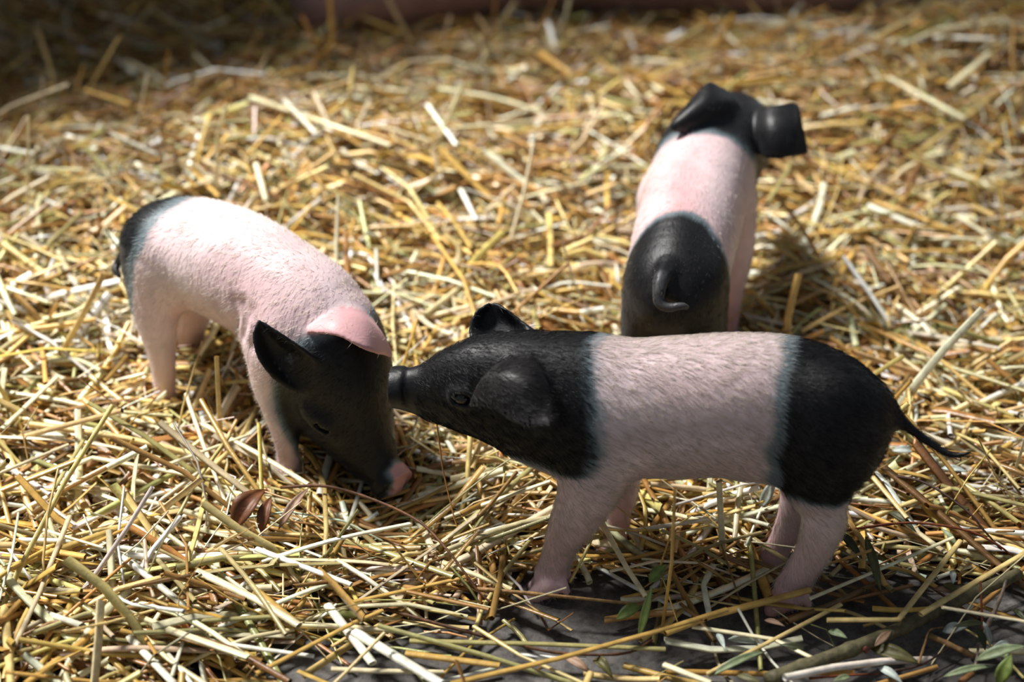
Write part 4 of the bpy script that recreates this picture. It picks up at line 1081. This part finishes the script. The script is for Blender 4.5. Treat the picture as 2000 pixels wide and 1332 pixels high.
# ------------------------------------------------------------------ leaves
LEAF = dict(green=np.array(lin(112, 128, 62)), sage=np.array(lin(128, 140, 104)), silver=np.array(lin(168, 176, 168)), olive=np.array(lin(84, 80, 42)), dark=np.array(lin(58, 62, 36)), brown=np.array(lin(104, 62, 34)), dry=np.array(lin(150, 120, 96)))
def leaf(a, b, w, c, label, la=0.010, lb=0.012, curl=0.15, fold=0.35, group=None):
    A = on_bed(*a, la); B = on_bed(*b, lb); D = B - A; L = np.linalg.norm(D); d = D / L
    s = np.cross(d, np.array([0, -0.5, 0.87])); s /= np.linalg.norm(s); n = np.cross(s, d)
    if n[2] < 0: n = -n; 
    hw = 0.5 * px_to_m(A, w); V = []; nt_, ns = 10, 5; th = 0.0003
    for side in (1, -1):
        for i in range(nt_):
            t = i / (nt_ - 1); ww = hw * max(0.03, (math.sin(math.pi * min(1, t ** 0.8)) ** 0.85))
            for j in range(ns):
                u = (j / (ns - 1)) * 2 - 1
                p = d * L * t + s * ww * u + n * (curl * L * math.sin(math.pi * t) + fold * ww * abs(u) + 0.08 * ww * math.sin(9 * t + 2 * u)) + n * th * side
                V.append(p)
    i = np.arange(nt_ * ns).reshape(nt_, ns); q = np.stack([i[:-1, :-1], i[:-1, 1:], i[1:, 1:], i[1:, :-1]], -1).reshape(-1, 4)
    q2 = q[:, ::-1] + nt_ * ns; rim = []
    loop = list(i[0]) + list(i[1:, -1]) + list(i[-1, ::-1][1:]) + list(i[::-1, 0][1:-1])
    for k in range(len(loop)): x, y = loop[k], loop[(k + 1) % len(loop)]; rim.append([y, x, x + nt_ * ns, y + nt_ * ns])
    Q = np.vstack([q, q2, np.array(rim)])
    me = mesh_from('leaf', V, Q.ravel(), np.full(len(Q), 4))
    col = LEAF[c] * (1 + 0.1 * rng.normal(size=(nt_ * ns * 2, 1))); mid = (np.arange(nt_ * ns * 2) % ns) == 2; col[mid] *= 1.35
    set_color(me, 'tint', np.clip(col, 0.004, 0.9))
    o = link('leaf', me, M_LEAF); o.location = A; tag(o, label, 'leaf', group)
leaf((1905, 1290), (2004, 1262), 22, 'sage', 'large grey green leaf reaching the right edge near the bottom', .012, .022)
leaf((1948, 1336), (1976, 1278), 30, 'green', 'broad green leaf in the bottom right corner', .006, .024)
leaf((1842, 1322), (1940, 1302), 14, 'sage', 'narrow sage leaf lying left of the broad green leaf', .006, .008)
leaf((1700, 1266), (1796, 1296), 30, 'olive', 'dark olive leaf lying beside the thick branch', .006, .008, .10)
leaf((1714, 1303), (1764, 1336), 17, 'silver', 'silvery leaf at the bottom edge below the thick branch', .006, .004)
leaf((1840, 1234), (1890, 1224), 22, 'silver', 'silvery leaf above the stubby tan stick', .008, .012)
leaf((1690, 1048), (1721, 1158), 19, 'olive', 'dark hanging leaf right of the front piglet hind foot', .036, .014, .05)
leaf((1640, 1038), (1684, 1092), 17, 'dark', 'dark leaf touching the front piglet hock', .030, .020, .06)
leaf((1422, 1248), (1502, 1260), 19, 'silver', 'silvery leaf left of the lower end of the thick branch', .008, .006)
leaf((1384, 1322), (1498, 1272), 16, 'sage', 'narrow sage leaf at the bottom edge left of the thick branch', .006, .010)
leaf((1204, 1210), (1258, 1180), 24, 'green', 'small green leaf lying at the foot of the green sprig', .010, .014)
leaf((1248, 1246), (1274, 1142), 17, 'green', 'long green leaf standing before the front piglet belly', .010, .034, .06)
leaf((1268, 1138), (1302, 1102), 24, 'green', 'topmost green leaf of the sprig under the front piglet', .026, .034, .06)
leaf((456, 1034), (518, 956), 46, 'brown', 'broad brown curled leaf below the left piglet head', .020, .036, .22, .7)
leaf((510, 1042), (530, 970), 26, 'brown', 'narrow brown curled leaf right of the broad brown one', .020, .036, .2, .7)
leaf((544, 1034), (604, 952), 18, 'dry', 'greyish dry leaf hanging at the start of the arching twig', .018, .036, .12, .6)
leaf((1486, 992), (1517, 930), 22, 'silver', 'blue grey leaf standing under the front piglet belly', .008, .030, .04)
leaf((1104, 1284), (1158, 1318), 18, 'dry', 'dry brownish leaf on bare floor at the bottom', .008, .006)
leaf((1160, 1288), (1198, 1326), 22, 'olive', 'curled olive leaf on bare floor right of the dry one', .010, .008, .25, .7)
leaf((1920, 1214), (1934, 1264), 12, 'silver', 'slim silvery leaf beside the grey curved twig', .024, .008)
leaf((1908, 1226), (1924, 1270), 15, 'dark', 'dark green leaf at the foot of the grey curved twig', .022, .010)
leaf((1798, 892), (1838, 912), 18, 'silver', 'grey leaf under the tail tip of the front piglet', .014, .014)
leaf((1742, 880), (1792, 884), 16, 'silver', 'grey leaf behind the rump of the front piglet', .014, .014)
leaf((1820, 1150), (1900, 1170), 14, 'dry', 'dry grey leaf between the two long stalks above the branch', .010, .010)
leaf((1735, 1000), (1790, 1040), 15, 'dark', 'dark leaf lying under the reddish twig', .014, .014)
leaf((1560, 1296), (1600, 1312), 12, 'dry', 'tiny dry leaf beside the lower end of the thick branch', .006, .006)

# small leaves shed from the branch, scattered over the shaded straw and floor
r5 = np.random.default_rng(77); k5 = 0
while k5 < 18:
    x, y = r5.uniform(1380, 1990), r5.uniform(860, 1325)
    if x < 1680 and y < 1180: continue
    a = r5.uniform(0, 6.28); L5 = r5.uniform(34, 62); e = (x + L5 * math.cos(a), y + 0.6 * L5 * math.sin(a))
    A5 = on_bed(x, y, 0.016); B5 = on_bed(*e, 0.016)
    if any_inside(np.array([[A5, (A5 + B5) / 2, B5]]), 0.004)[0]: continue
    rel5, an5 = beside(((x + e[0]) / 2, (y + e[1]) / 2)); cn5 = ['silvery', 'sage', 'olive', 'dark green', 'dry brown'][k5 % 5]
    for ex5 in ('small', 'small slim', 'little pointed'):
        lab5 = '%s %s willow leaf %s %s' % (ex5, cn5, rel5, an5[0])
        if lab5 not in USED: break
    USED.add(lab5); leaf((x, y), e, r5.uniform(11, 17), ['silver', 'sage', 'olive', 'dark', 'dry'][k5 % 5], lab5, .014, .016, .10, .35, 'small leaves scattered on the right')
    k5 += 1
